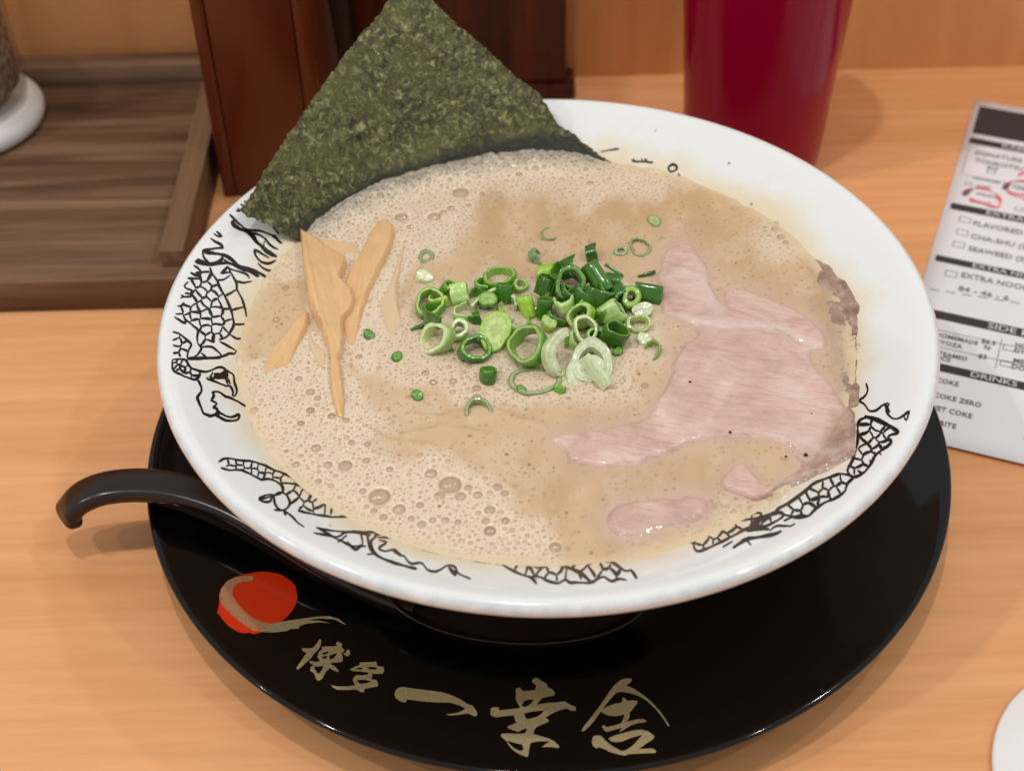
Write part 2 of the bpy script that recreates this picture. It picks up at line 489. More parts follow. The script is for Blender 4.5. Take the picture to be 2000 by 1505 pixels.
# ------------------------------------------------------------------ order sheet
sheet = empty('order_sheet')
TL = np.array([195.2, 218.3]); BL = TL - np.array([.376, .9266]) * 220.0
sv = (TL - BL) / np.linalg.norm(TL - BL); su = np.array([sv[1], -sv[0]]); SL = np.linalg.norm(TL - BL)
def sh(u, v, z): p = TL + su * u - sv * v; return (p[0], p[1], z)
def lift(u, v): return .5 + .5 * (u / 140) ** 2 + 1.6 * max(0, (v - 150) / 66) ** 2 * 0.5
nu, nv = 14, 22
Vs = [sh(140 * i / nu, SL * j / nv, lift(140 * i / nu, SL * j / nv)) for j in range(nv + 1) for i in range(nu + 1)]
Fs = [(j * (nu + 1) + i, (j + 1) * (nu + 1) + i, (j + 1) * (nu + 1) + i + 1, j * (nu + 1) + i + 1) for j in range(nv) for i in range(nu)]
pg = mesh_obj('paper', Vs, Fs, M['paper'], sheet)
sol = pg.modifiers.new('thickness', 'SOLIDIFY'); sol.thickness = .00015; sol.offset = -1
def luv(px):
    p = at_z([px], .6)[0][:2] - TL; return float(p @ su), float(-(p @ sv))
def m1(x, y): return luv((1840 + x / 3.961, 180 + y / 3.961))
def m2(x, y): return luv((1800 + x / 3.7625, 560 + y / 3.7625))
def quad(name, u0, v0, u1, v1, m, dz=.12, parent=None):
    n = 8; V = []; Fq = []
    for i in range(n + 1):
        u = u0 + (u1 - u0) * i / n
        V += [sh(u, v0, lift(u, v0) + dz), sh(u, v1, lift(u, v1) + dz)]
    Fq = [(2 * i, 2 * i + 1, 2 * i + 3, 2 * i + 2) for i in range(n)]
    return mesh_obj(name, V, Fq, m, parent or sheet)
def text(s, u, v, size, m, sx=1.0, dz=.3, align='LEFT', bold=0.0):
    c = bpy.data.curves.new('t', 'FONT'); c.body = s; c.size = 1; c.align_x = align; c.offset = bold; c.resolution_u = 2
    o = bpy.data.objects.new('t', c); col.objects.link(o)
    dg = bpy.context.evaluated_depsgraph_get(); me = bpy.data.meshes.new_from_object(o.evaluated_get(dg))
    V = np.array([tuple(k.co) for k in me.vertices]); Fx = [tuple(p.vertices) for p in me.polygons]
    bpy.data.objects.remove(o); bpy.data.curves.remove(c); bpy.data.meshes.remove(me)
    V3 = [sh(u + x * size * sx, v - y * size, lift(u + x * size * sx, v - y * size) + dz) for x, y, _ in V]
    return mesh_obj('lettering', V3, Fx, m, sheet, smooth=False)
ul, vt = m1(292, 108); _, vb = m1(247, 318)
quad('header_block', ul, vt, 132, vb, M['ink_grey'])
bars = [(m1(235, 352)[1], m1(225, 396)[1], 'RAMEN', 13), (m1(92, 857)[1], m1(82, 905)[1], 'EXTRA TOPPING', 13.5), (m1(2, 1266)[1], m1(-8, 1312)[1], 'EXTRA NOODLE', 13.5),
        (m2(118, 180)[1] - .6, m2(108, 240)[1] - .6, 'SIDE MENU', 24), (m2(150, 575)[1] - .6, m2(140, 632)[1] - .6, 'DRINKS', 22)]
for v0, v1, s, uo in bars:
    quad('heading_bar', ul - .2, v0, 132, v1, M['ink_grey'])
    text(s, ul + uo, v1 - (v1 - v0) * .16, (v1 - v0) * .95, M['ink_white'], 1.15, bold=.01)
def lab(f, x, y, s, size, m='ink_text', sx=1.12, bold=0.012):
    u, v = f(x, y); text(s, u, v, size * .8, M[m], sx * .78, bold=bold)
def checkbox(f, x, y, w=3.6, h=2.9):
    u, v = f(x, y); t = .32
    for a in ((u, v, u + w, v + t), (u, v + h - t, u + w, v + h), (u, v, u + t, v + h), (u + w - t, v, u + w, v + h)):
        quad('checkbox_line', *a, M['ink_text'], .15)
lab(m1, 250, 480, 'SIGNATURE', 5.2); lab(m1, 250, 540, 'TONKOTSU', 5.2); lab(m1, 345, 590, '$16', 4.2); checkbox(m1, 350, 592)
quad('table_rule', m1(205, 430)[0], m1(205, 430)[1], m1(205, 430)[0] + .25, m1(170, 640)[1], M['ink_text'])
quad('table_rule', m1(205, 640)[0] - 1.5, m1(190, 640)[1], 60, m1(190, 640)[1] + .3, M['ink_text'])
lab(m1, 235, 672, 'NOODLES', 3.4); checkbox(m1, 180, 690, 3, 2.3); lab(m1, 258, 735, 'SOFT', 3.6); lab(m1, 215, 850, 'LIGHT', 4.2, 'pencil'); lab(m1, 260, 795, 'STRONG', 3.4)
lab(m1, 520, 790, 'HARD', 4.2, 'pencil'); lab(m1, 545, 745, 'FIRM', 3.4)
lab(m1, 235, 1030, 'FLAVORED EGG', 5.6); lab(m1, 215, 1130, 'CHA-SHU (3)', 5.6); lab(m1, 198, 1225, 'SEAWEED (3)', 5.4); lab(m1, 140, 1430, 'EXTRA NOODLES', 5.6)
for x, y in ((138, 960), (115, 1055), (88, 1150), (28, 1375)): checkbox(m1, x, y, 4.6, 3.6)
checkbox(m1, 565, 885, 3.4, 2.8)
lab(m2, 265, 25, '84 - 46 - 6', 5.0, 'ink_text', 1.4)
for k in range(8):
    u, v = m2(60 + 118 * k, 10 + 19 * k); quad('dash_mark', u, v, u + 3.6, v + .5, M['ink_text'])
lab(m2, 100, 362, 'HOMEMADE', 3.9, 'ink_dark'); lab(m2, 96, 412, 'GYOZA', 3.9, 'ink_dark'); lab(m2, 435, 410, '$6.5', 4.2, 'ink_dark'); lab(m2, 452, 452, '5p', 3.9, 'ink_dark')
lab(m2, 92, 495, 'STEAMED', 3.9, 'ink_dark'); lab(m2, 92, 530, 'RICE', 3.9, 'ink_dark'); lab(m2, 412, 522, '$3', 4.2, 'ink_dark')
lab(m2, 682, 440, 'HOT', 4.4, 'ink_dark'); lab(m2, 672, 480, 'GYOZA', 4.2, 'ink_dark'); lab(m2, 668, 555, 'MENMA', 4.4, 'ink_dark'); lab(m2, 655, 600, 'DON', 4.4, 'ink_dark')
checkbox(m2, 603, 420, 4.6, 3.2); checkbox(m2, 580, 535, 4.6, 3.2)
a, b = m2(585, 385), m2(548, 600); quad('table_rule', a[0], a[1], a[0] + .3, b[1], M['ink_text'])
a = m2(150, 320); quad('table_rule', ul, a[1], 130, a[1] + .3, M['ink_text']); a = m2(150, 445); quad('table_rule', ul, a[1], 130, a[1] + .3, M['ink_text'])
lab(m2, 100, 700, 'COKE', 4.2, 'ink_dark'); lab(m2, 82, 812, 'COKE ZERO', 4.2, 'ink_dark'); lab(m2, 42, 900, 'DIET COKE', 4.2, 'ink_dark'); lab(m2, 60, 1010, 'SPRITE', 4.2, 'ink_dark'); lab(m2, 745, 1130, '$3', 4.2, 'ink_dark')
def sheet_stroke(name, pts, w, m):
    q = resample(spline([m1(*p) for p in pts]), 1.0); V = []
    tn = np.gradient(q, axis=0); tn /= np.linalg.norm(tn, axis=1)[:, None] + 1e-9; nm = np.stack([-tn[:, 1], tn[:, 0]], 1)
    for k, p in enumerate(q):
        ww = w * (.6 + .4 * math.sin(k * .7))
        for s in (-1, 1):
            r = p + nm[k] * s * ww / 2; V.append(sh(r[0], r[1], lift(*r) + .42))
    mesh_obj(name, V, [(2 * i, 2 * i + 1, 2 * i + 3, 2 * i + 2) for i in range(len(q) - 1)], m, sheet)
sheet_stroke('pencil_ring', [(165, 795), (190, 760), (250, 745), (330, 750), (400, 780), (440, 820), (450, 860), (430, 895), (360, 880), (280, 855), (210, 825)], 1.5, M['pencil'])
sheet_stroke('pencil_ring', [(165, 800), (200, 770), (240, 755)], 2.6, M['pencil_dark'])
sheet_stroke('pencil_ring', [(480, 750), (500, 710), (570, 690), (680, 700), (800, 750), (830, 830), (760, 860), (660, 840), (560, 800), (500, 765)], 1.5, M['pencil'])
sheet_stroke('pencil_ring', [(480, 755), (500, 725), (530, 705)], 2.6, M['pencil_dark'])
sheet_stroke('pencil_ring', [(590, 650), (610, 635), (680, 620), (760, 640)], 1.3, M['pencil'])
tag(sheet, 'printed white order sheet with dark heading bars and red pencil rings', 'menu')

# ------------------------------------------------------------------ black saucer with the gold lettering
saucer = empty('saucer')
sp = np.vstack([SAUCER_TOP, [(126.5, 18.3), (127.1, 17.7), (126.9, 16.8), (125.4, 16.1), (118, 14.2), (100, 10.8), (75, 6.2), (66, 3.4), (60, 2.0), (59, .25), (54, .25), (53, 2), (0, 2)]])
V, Fs = lathe(sp, 256)
so = mesh_obj('plate', V, Fs, M['lacquer'], saucer); auto_smooth(so, 60)
def decal(name, loops, cr, m, prof, parent, off=.12, step=6):
    ox, oy, s = cr
    outer = resample(crop(loops[0], ox, oy, s), step, True)
    holes = [resample(crop(h, ox, oy, s), step, True) for h in loops[1:]]
    vv, tri = cdt(outer, holes, step * 2)
    return mesh_obj(name, on_profile(vv, prof, off=off), tri, m, parent)
Z8 = (270, 900, 2.488); K7 = (560, 1220, 4.762); K8 = (920, 1280, 4.762)
sun = [(515, 552), (570, 540), (630, 538), (690, 550), (740, 580), (758, 600), (766, 610), (766, 622), (772, 645), (772, 670), (760, 710), (730, 750), (690, 785), (640, 815), (600, 832), (557, 842), (540, 833), (510, 838), (475, 826), (440, 803), (405, 765), (395, 745), (383, 745), (385, 730), (395, 690), (392, 650), (410, 610), (440, 580), (475, 562)]
decal('red_sun', [sun], Z8, M['red_print'], SAUCER_TOP, saucer, .10, 5)
decal('gold_stroke', [[(558, 562), (560, 575), (545, 587), (510, 588), (475, 600), (458, 630), (462, 660), (490, 700), (520, 735), (560, 765), (610, 785), (650, 790), (680, 786), (650, 800), (620, 818), (605, 830), (560, 828), (530, 808), (480, 772), (430, 727), (402, 692), (394, 655), (402, 622), (432, 584), (470, 566), (520, 561)]], Z8, M['gold_on_red'], SAUCER_TOP, saucer, .2, 4)
decal('gold_stroke', [[(650, 790), (720, 778), (790, 768), (860, 758), (920, 754), (975, 768), (1012, 798), (1002, 795), (950, 770), (880, 766), (820, 774), (880, 777), (935, 789), (880, 785), (815, 792), (780, 805), (785, 815), (740, 818), (720, 828), (650, 835), (600, 832), (610, 815)]], Z8, M['gold'], SAUCER_TOP, saucer, .21, 4)
chars = [
 (K7, [[(90, 400), (130, 340), (185, 262), (150, 245), (138, 215), (185, 218), (245, 215), (285, 165), (305, 130), (322, 140), (318, 185), (290, 240), (260, 260), (225, 310), (165, 365), (100, 420)]]),
 (K7, [[(325, 205), (370, 200), (430, 200), (470, 195), (455, 165), (480, 155), (515, 175), (510, 205), (540, 240), (510, 262), (520, 300), (520, 340), (480, 350), (415, 350), (405, 365), (440, 378), (485, 425), (478, 440), (440, 425), (400, 400), (370, 430), (330, 500), (300, 520), (275, 510), (255, 450), (215, 425), (225, 385), (260, 375), (240, 370), (205, 345), (210, 335), (290, 345), (310, 338), (285, 300), (295, 255), (330, 230)],
       [(330, 262), (388, 246), (394, 260), (338, 280)], [(328, 297), (374, 283), (374, 312), (338, 318)], [(395, 285), (472, 260), (442, 308), (400, 322)], [(252, 392), (348, 378), (312, 445), (285, 452)]]),
 (K7, [[(525, 268), (555, 255), (555, 228), (580, 228), (592, 265), (575, 295), (560, 295)]]),
 (K7, [[(585, 415), (640, 385), (680, 375), (675, 350), (720, 348), (800, 345), (825, 338), (840, 355), (835, 380), (905, 392), (905, 430), (895, 455), (840, 455), (790, 455), (798, 490), (780, 495), (800, 510), (835, 510), (852, 550), (848, 572), (800, 580), (720, 595), (722, 620), (700, 630), (670, 615), (650, 600), (560, 605), (470, 603), (430, 585), (412, 555), (440, 568), (500, 572), (580, 570), (640, 560), (620, 530), (612, 510), (630, 475), (660, 465), (690, 470), (755, 462), (765, 445), (700, 435), (620, 430)],
       [(638, 412), (680, 393), (708, 401), (696, 414)], [(738, 395), (800, 388), (848, 404), (830, 416), (770, 413)], [(648, 515), (720, 509), (792, 525), (750, 541), (680, 549), (663, 530)]]),
 (K7, [[(1000, 650), (1010, 610), (1045, 580), (1090, 578), (1200, 595), (1350, 612), (1450, 628), (1540, 655), (1620, 695), (1700, 745), (1725, 745), (1765, 800), (1775, 835), (1755, 855), (1720, 840), (1690, 822), (1600, 835), (1520, 843), (1475, 832), (1560, 822), (1620, 805), (1665, 778), (1600, 745), (1520, 722), (1400, 722), (1250, 710), (1180, 700), (1120, 690), (1105, 722), (1060, 712), (1020, 690)]]),
 (K8, [[(565, 235), (590, 205), (625, 208), (660, 240), (700, 255), (715, 295), (755, 310), (783, 350), (775, 370), (735, 378), (660, 395), (630, 430), (610, 455), (700, 440), (800, 435), (870, 425), (920, 455), (975, 478), (975, 515), (930, 512), (890, 490), (815, 510), (760, 535), (690, 575), (725, 595), (722, 615), (650, 645), (600, 670), (575, 725), (640, 745), (720, 768), (780, 800), (825, 845), (815, 858), (740, 848), (655, 850), (690, 825), (730, 797), (640, 795), (575, 805), (550, 815), (540, 880), (530, 940), (505, 940), (450, 915), (400, 885), (355, 840), (330, 795), (300, 770), (272, 745), (290, 725), (330, 722), (420, 727), (508, 722), (515, 700), (520, 675), (470, 690), (440, 712), (410, 700), (330, 668), (370, 645), (425, 625), (405, 590), (400, 555), (330, 560), (260, 570), (225, 575), (178, 550), (182, 490), (210, 478), (258, 480), (262, 510), (350, 500), (445, 488), (458, 476), (430, 440), (412, 400), (420, 350), (410, 320), (430, 297), (460, 300), (480, 330), (540, 325), (600, 320), (605, 275), (580, 260)],
       [(468, 466), (490, 425), (530, 410), (582, 408), (560, 445), (525, 470), (490, 478)], [(492, 537), (560, 522), (685, 507), (650, 545), (610, 570), (515, 592)], [(336, 788), (400, 810), (480, 828), (487, 880), (450, 885), (400, 860), (360, 825)]]),
 (K8, [[(1025, 700), (1050, 655), (1120, 570), (1210, 450), (1290, 330), (1340, 270), (1390, 225), (1440, 210), (1490, 213), (1497, 235), (1470, 260), (1440, 275), (1520, 310), (1600, 365), (1680, 430), (1760, 520), (1810, 590), (1848, 655), (1835, 660), (1790, 590), (1720, 500), (1640, 425), (1560, 375), (1480, 350), (1400, 335), (1350, 345), (1290, 410), (1220, 500), (1150, 600), (1080, 680), (1035, 708)]]),
 (K8, [[(1205, 510), (1260, 475), (1330, 450), (1400, 435), (1410, 420), (1405, 388), (1425, 390), (1450, 420), (1490, 415), (1550, 420), (1540, 450), (1500, 500), (1475, 530), (1475, 570), (1450, 615), (1540, 592), (1600, 588), (1637, 605), (1620, 622), (1560, 625), (1480, 650), (1420, 690), (1375, 715), (1405, 670), (1330, 690), (1260, 710), (1235, 690), (1215, 655), (1240, 645), (1262, 665), (1330, 650), (1395, 630), (1420, 580), (1430, 545), (1350, 565), (1270, 555), (1220, 530)]]),
 (K8, [[(1278, 768), (1340, 740), (1430, 715), (1520, 692), (1590, 687), (1650, 705), (1710, 750), (1690, 780), (1640, 810), (1590, 845), (1562, 870), (1620, 865), (1690, 862), (1728, 885), (1715, 905), (1620, 908), (1520, 912), (1450, 918), (1435, 932), (1380, 920), (1290, 895), (1230, 865), (1190, 850), (1165, 862), (1135, 840), (1122, 810), (1135, 750), (1170, 738), (1210, 745), (1250, 790), (1320, 845), (1400, 888), (1440, 880), (1500, 840), (1560, 775), (1595, 735), (1500, 760), (1400, 800), (1350, 806), (1300, 795)]]),
]
for cr_, loops in chars: decal('gold_lettering', loops, cr_, M['gold'], SAUCER_TOP, saucer, .12, 4)
tag(saucer, 'glossy black saucer with gold brush lettering and a red sun under the bowl', 'saucer')

# ------------------------------------------------------------------ spoon lying on the saucer
spoon = empty('soup_spoon')
def sweep(path, frames, sec):
    V = []; n = len(sec)
    for p, (a, b) in zip(path, frames):
        for (s, t) in sec: V.append(p + a * s + b * t)
    Fs = [(i * n + k, i * n + (k + 1) % n, (i + 1) * n + (k + 1) % n, (i + 1) * n + k) for i in range(len(path) - 1) for k in range(n)]
    Fs.append(tuple(range(n))[::-1]); Fs.append(tuple((len(path) - 1) * n + k for k in range(n)))
    return np.array(V), Fs
hp = spline([(-40, -66, 12.8), (-52, -61, 14.5), (-66, -54, 18), (-82, -43.5, 21.3), (-97, -34, 23.4), (-112, -28, 24.6), (-125, -26, 25.0), (-136, -26.2, 24.2), (-143.5, -27.4, 21.6), (-147.6, -28.6, 17.6), (-148.6, -29.4, 13.8)], sub=7)
tg = np.gradient(hp, axis=0); tg /= np.linalg.norm(tg, axis=1)[:, None]
L = np.linspace(0, 1, len(hp)); Vsp = []; sec = 20
for i, (p, t_) in enumerate(zip(hp, tg)):
    side = np.cross(t_, [0, 0, 1.0]); nn_ = np.linalg.norm(side)
    side = side / nn_ if nn_ > .35 else side_prev
    side_prev = side
    upv = np.cross(side, t_); upv /= np.linalg.norm(upv)
    end = min(1.0, math.sqrt(max(0.0, 1 - max(0, (L[i] - .945) / .058) ** 2)))
    w = (4.3 + 1.7 * math.sin(min(1, L[i] / .9) * math.pi * .62)) * (.35 + .65 * end); h = 2.9 * (.3 + .7 * end)
    for k in range(sec):
        a = 2 * math.pi * k / sec; c_, s_ = math.cos(a), math.sin(a)
        Vsp.append(p + side * w * math.copysign(abs(c_) ** .62, c_) + upv * h * math.copysign(abs(s_) ** .62, s_))
Fs = [(i * sec + k, i * sec + (k + 1) % sec, (i + 1) * sec + (k + 1) % sec, (i + 1) * sec + k) for i in range(len(hp) - 1) for k in range(sec)]
Fs += [tuple(range(sec))[::-1], tuple((len(hp) - 1) * sec + k for k in range(sec))]
ho = mesh_obj('handle', Vsp, Fs, M['spoon'], spoon); auto_smooth(ho, 75)
prof = [(.0, 8.0), (.45, 8.2), (.75, 9.6), (.93, 13), (1.0, 17.2), (.985, 17.8), (.955, 17.2), (.88, 13.6), (.7, 10.9), (.4, 9.7), (0, 9.6)]
Vc, Fc = lathe(dense(prof, sm=1), 80)
ang = math.radians(-6); sc_ = np.stack([Vc[:, 0] * 39, Vc[:, 1] * 19.5], 1)
tiltz = .06 * sc_[:, 1]
Vc = np.stack([-11 + sc_[:, 0] * math.cos(ang) - sc_[:, 1] * math.sin(ang), -64.5 + sc_[:, 0] * math.sin(ang) + sc_[:, 1] * math.cos(ang), Vc[:, 2] + tiltz + 1.2], 1)
mesh_obj('spoon_cup', Vc, Fc, M['spoon'], spoon)
tag(spoon, 'dark brown soup spoon with a hooked handle lying on the saucer', 'spoon')

# ------------------------------------------------------------------ bowl
bowl = empty('ramen_bowl')
bp = np.vstack([BOWL_IN, [(112.8, 71.4), (113.7, 71.1), (114.4, 70.5), (114.8, 69.6), (114.9, 68.6), (114.6, 67.6), (113.8, 66.6), (112.4, 65.4), (108, 62.6), (100, 57.4), (80, 43.5), (60, 30.5), (48, 23.5), (43, 20), (42, 14), (41, 6.4), (37.5, 6.4), (36.5, 13), (0, 16)]])
V, Fs = lathe(bp, 320)
bo = mesh_obj('bowl_body', V, Fs, M['bowl'], bowl); auto_smooth(bo, 60)
tag(bowl, 'wide white ramen bowl with black dragon line drawings inside the rim', 'bowl')

# ------------------------------------------------------------------ dragon line drawing printed inside the bowl
def ribbons(name, strokes, prof, m, parent):
    """strokes: list of (width_px, points) in photo pixels, laid on the bowl's inner wall"""
    Lp, Rp, runs = [], [], []
    for w, pts in strokes:
        q = spline(pts, sub=5) if len(pts) > 2 else np.asarray(pts, float)
        q = resample(q, 4.0)
        q = q + (rng.random(q.shape) - .5) * .7
        t_ = np.gradient(q, axis=0); t_ /= np.linalg.norm(t_, axis=1)[:, None] + 1e-9
        nm = np.stack([-t_[:, 1], t_[:, 0]], 1); n = len(q)
        ph = rng.random() * 6
        ww = 1.42 * w * (1 + .22 * np.sin(np.arange(n) * .55 + ph)) * np.minimum(1, .55 + .3 * np.minimum(np.arange(n), np.arange(n)[::-1]))
        runs.append(n); Lp.append(q + nm * ww[:, None] / 2); Rp.append(q - nm * ww[:, None] / 2)
    A = on_profile(np.vstack(Lp), prof, off=.1); B = on_profile(np.vstack(Rp), prof, off=.1)
    V = np.empty((len(A) * 2, 3)); V[0::2] = A; V[1::2] = B
    Fs = []; b = 0
    for k, n in enumerate(runs):
        V[2 * b:2 * (b + n), 2] += .0006 * (k % 60)
        Fs += [(2 * (b + i), 2 * (b + i) + 1, 2 * (b + i) + 3, 2 * (b + i) + 2) for i in range(n - 1)]; b += n
    return mesh_obj(name, V, Fs, m, parent)
def clip_half(poly, p, n):
    out = []
    for a, b in zip(poly, poly[1:] + poly[:1]):
        da, db = (a[0] - p[0]) * n[0] + (a[1] - p[1]) * n[1], (b[0] - p[0]) * n[0] + (b[1] - p[1]) * n[1]
        if da <= 0: out.append(a)
        if (da < 0 < db) or (db < 0 < da):
            t = da / (da - db); out.append((a[0] + t * (b[0] - a[0]), a[1] + t * (b[1] - a[1])))
    return out
def scales(region, seeds, w, rim=True):
    """scale cells: the lines between neighbouring cell centres, inside an outline"""
    reg = [tuple(p) for p in region]; R_ = np.array(reg); lo, hi = R_.min(0) - 5, R_.max(0) + 5
    st = []
    for i, s in enumerate(seeds):
        cell = [(lo[0], lo[1]), (hi[0], lo[1]), (hi[0], hi[1]), (lo[0], hi[1])]
        for j, o in enumerate(seeds):
            if i == j: continue
            cell = clip_half(cell, ((s[0] + o[0]) / 2, (s[1] + o[1]) / 2), (o[0] - s[0], o[1] - s[1]))
            if not cell: break
        for a, b in zip(cell, cell[1:] + cell[:1]):
            mid = ((a[0] + b[0]) / 2, (a[1] + b[1]) / 2)
            d = sorted((math.hypot(mid[0] - o[0], mid[1] - o[1]), j) for j, o in enumerate(seeds))
            if d[0][1] != i and d[1][1] != i: continue
            if len(d) > 1 and abs(d[0][0] - d[1][0]) < .5 and min(d[0][1], d[1][1]) == i:
                q = resample([a, b], 2.5); k = inside(R_, q); run = []
                if len(q) > 3:
                    bend = (rng.random() - .5) * .28 * math.hypot(b[0] - a[0], b[1] - a[1])
                    nx, ny = -(b[1] - a[1]), (b[0] - a[0]); nl = math.hypot(nx, ny) + 1e-9
                    q = q + (np.sin(np.linspace(0, np.pi, len(q))) * bend)[:, None] * np.array([nx / nl, ny / nl])
                for p, ok in list(zip(q, k)) + [(None, False)]:
                    if ok: run.append(tuple(p))
                    else:
                        if len(run) > 2: st.append((w * (.8 + .5 * rng.random()), run[::max(1, len(run) // 5)] + [run[-1]]))
                        run = []
    if rim: st.append((w, reg + [reg[0]]))
    return st
def C(cr, *strokes): return [(w, crop(p, *cr)) for w, p in strokes]
def CS(cr, region, seeds, w, rim=True): return scales(crop(region, *cr), crop(seeds, *cr), w, rim)
D1 = (280, 330, 7.524); D2 = (280, 500, 7.525); D3 = (280, 700, 5.0167); D4 = (380, 800, 3.2258); D8 = (880, 1000, 3.5714); DR = (1200, 720, 3.0303); DB = (1040, 0, 2.778)
g1 = C(D1, (3, [(1265, 670), (1340, 750), (1420, 820), (1500, 880), (1580, 900), (1700, 910), (1800, 940), (1880, 970), (1960, 1030), (2020, 1100)]), (5.5, [(1290, 770), (1350, 840), (1430, 890), (1520, 920), (1600, 980), (1660, 1070), (1720, 1120), (1800, 1200), (1880, 1250), (1960, 1290)]),
       (3, [(1290, 770), (1350, 755), (1300, 700), (1265, 670)]), (3, [(1600, 940), (1700, 970), (1790, 1030), (1840, 1090), (1900, 1150), (1980, 1180)]), (2.5, [(1790, 1060), (1765, 1100), (1780, 1135)]),
       (3, [(1630, 1180), (1700, 1220), (1780, 1270), (1850, 1310)]), (3.4, [(1630, 1180), (1640, 1250), (1680, 1320), (1740, 1370), (1850, 1390), (1950, 1340)]), (3, [(1680, 1385), (1750, 1450), (1830, 1490), (1920, 1500)]),
       (3, [(1360, 610), (1430, 625), (1380, 575)]), (3, [(1430, 520), (1470, 545)]), (3, [(1480, 475), (1500, 500)]), (3, [(1070, 915), (1120, 960), (1150, 1000), (1080, 985), (1030, 945)]),
       (3.6, [(985, 1020), (1060, 1070), (1130, 1110), (1165, 1160), (1080, 1165), (960, 1185), (870, 1190)]), (4.6, [(870, 1210), (960, 1230), (1100, 1250), (1200, 1270), (1290, 1330), (1400, 1420), (1500, 1460), (1640, 1500), (1760, 1560), (1800, 1590)]),
       (3, [(870, 1190), (870, 1240), (900, 1320), (960, 1370)]), (4, [(780, 1330), (860, 1360), (960, 1385), (1060, 1380), (1150, 1330), (1160, 1270)]), (4.4, [(760, 1355), (860, 1395), (980, 1410), (1100, 1385), (1230, 1385), (1330, 1410), (1450, 1470), (1560, 1510), (1700, 1580)]),
       (3, [(1180, 1330), (1250, 1380), (1310, 1390)]), (3, [(1880, 830), (1940, 900), (1990, 960)]), (2.6, [(1920, 960), (1990, 1060), (2040, 1090)]))
g2 = C(D2, (3.4, [(975, 170), (1010, 260), (1090, 370), (1110, 440), (1190, 580), (1240, 680), (1290, 810), (1320, 930), (1330, 1000), (1280, 1110), (1220, 1190), (1110, 1230)]), (3, [(1240, 150), (1280, 240), (1340, 340), (1370, 420), (1375, 500), (1440, 610), (1480, 730), (1500, 800), (1510, 900)]),
       (3, [(1090, 355), (1180, 345), (1280, 280)]), (3.4, [(1200, 590), (1290, 540), (1370, 490)]), (3, [(1290, 800), (1390, 770), (1480, 745)]), (2.6, [(1320, 1005), (1440, 1005), (1520, 990)]), (2.6, [(1270, 1150), (1360, 1210), (1460, 1215)]), (2.8, [(1120, 1255), (1240, 1320), (1360, 1390)]),
       (3.6, [(1240, 150), (1190, 210), (1140, 260), (1200, 245), (1280, 240)]), (2.8, [(1240, 170), (1330, 210), (1500, 260), (1560, 330)]), (2.8, [(1340, 360), (1420, 385), (1500, 390), (1600, 370)]),
       (3.2, [(740, 140), (800, 180), (850, 240), (800, 300), (690, 240)]), (3.2, [(860, 330), (760, 335), (650, 325)]), (3, [(660, 380), (600, 440), (640, 480), (710, 510), (700, 590), (600, 600), (540, 620)]), (3, [(600, 600), (550, 575)]), (3, [(600, 680), (560, 730), (500, 735)]), (3, [(550, 740), (580, 840), (470, 855)]), (3.2, [(580, 860), (620, 990), (455, 895)]), (3, [(620, 930), (700, 1000), (800, 1090), (790, 1180), (800, 1290)]),
       (3, [(430, 1115), (520, 1140), (600, 1200), (680, 1270), (700, 1310), (660, 1400), (640, 1500)]), (3, [(800, 1290), (850, 1340), (830, 1400), (760, 1480), (650, 1500)]), (2.8, [(840, 1340), (1010, 1340), (1160, 1470)]), (2.8, [(850, 1430), (930, 1490)]), (3.2, [(760, 1490), (950, 1500), (1160, 1475), (1270, 1430), (1330, 1440), (1370, 1390)]))
g2 += CS(D2, [(960, 180), (1000, 270), (1090, 380), (1110, 440), (1190, 590), (1240, 690), (1290, 810), (1320, 930), (1330, 1000), (1280, 1110), (1220, 1190), (1110, 1240), (1000, 1340), (840, 1340), (800, 1290), (790, 1100), (700, 1000), (600, 900), (560, 760), (600, 650), (600, 450), (670, 330), (800, 170), (860, 130)],
        [(880, 180), (890, 295), (1010, 350), (760, 380), (915, 450), (680, 450), (850, 535), (1080, 510), (785, 585), (1010, 590), (690, 665), (930, 675), (1180, 670), (870, 740), (1080, 720), (620, 775), (770, 790), (1230, 860), (1070, 815), (755, 875), (920, 870), (650, 900), (1090, 950), (915, 980), (770, 1010), (1080, 1080), (920, 1090), (1260, 1050), (1190, 1130), (850, 1180), (980, 1195), (1100, 1200), (940, 1295)], 3.4, False)
g2 += CS(D2, [(430, 1115), (520, 1140), (690, 1280), (660, 1440), (640, 1500), (420, 1500), (415, 1340), (420, 1200)], [(470, 1170), (590, 1220), (500, 1260), (620, 1330), (470, 1370), (590, 1420), (470, 1460)], 3, False)
g3 = C(D3, (2.6, [(410, 10), (560, 5), (640, 3), (760, -5)]), (3, [(470, 95), (540, 120), (610, 130), (670, 115), (720, 90), (770, 88), (820, 120), (870, 150), (885, 180), (890, 230), (910, 290), (912, 340), (890, 370), (870, 355), (880, 330), (850, 270), (830, 265)]),
       (6, [(690, 150), (760, 165), (800, 140), (810, 180), (740, 185), (690, 180)]), (3, [(680, 130), (670, 160), (650, 180), (700, 200)]), (3, [(615, 195), (700, 225), (800, 265), (840, 270)]), (3, [(800, 190), (830, 260)]), (3, [(820, 180), (850, 250)]), (2.6, [(640, 215), (620, 185)]),
       (3.6, [(525, 205), (550, 240), (570, 310), (540, 360), (530, 395), (560, 470), (585, 535), (620, 550), (660, 565), (700, 550), (745, 560)]), (3.2, [(670, 330), (700, 325), (745, 330), (800, 370), (850, 385), (900, 410), (950, 435), (1000, 470)]),
       (3.4, [(670, 330), (690, 350), (680, 390), (665, 410), (690, 425), (720, 445), (680, 480), (720, 490), (730, 520), (800, 560), (870, 575), (935, 545), (935, 580), (910, 605), (850, 612), (790, 600), (745, 575), (700, 550), (730, 530)]), (9, [(700, 545), (745, 548)]))
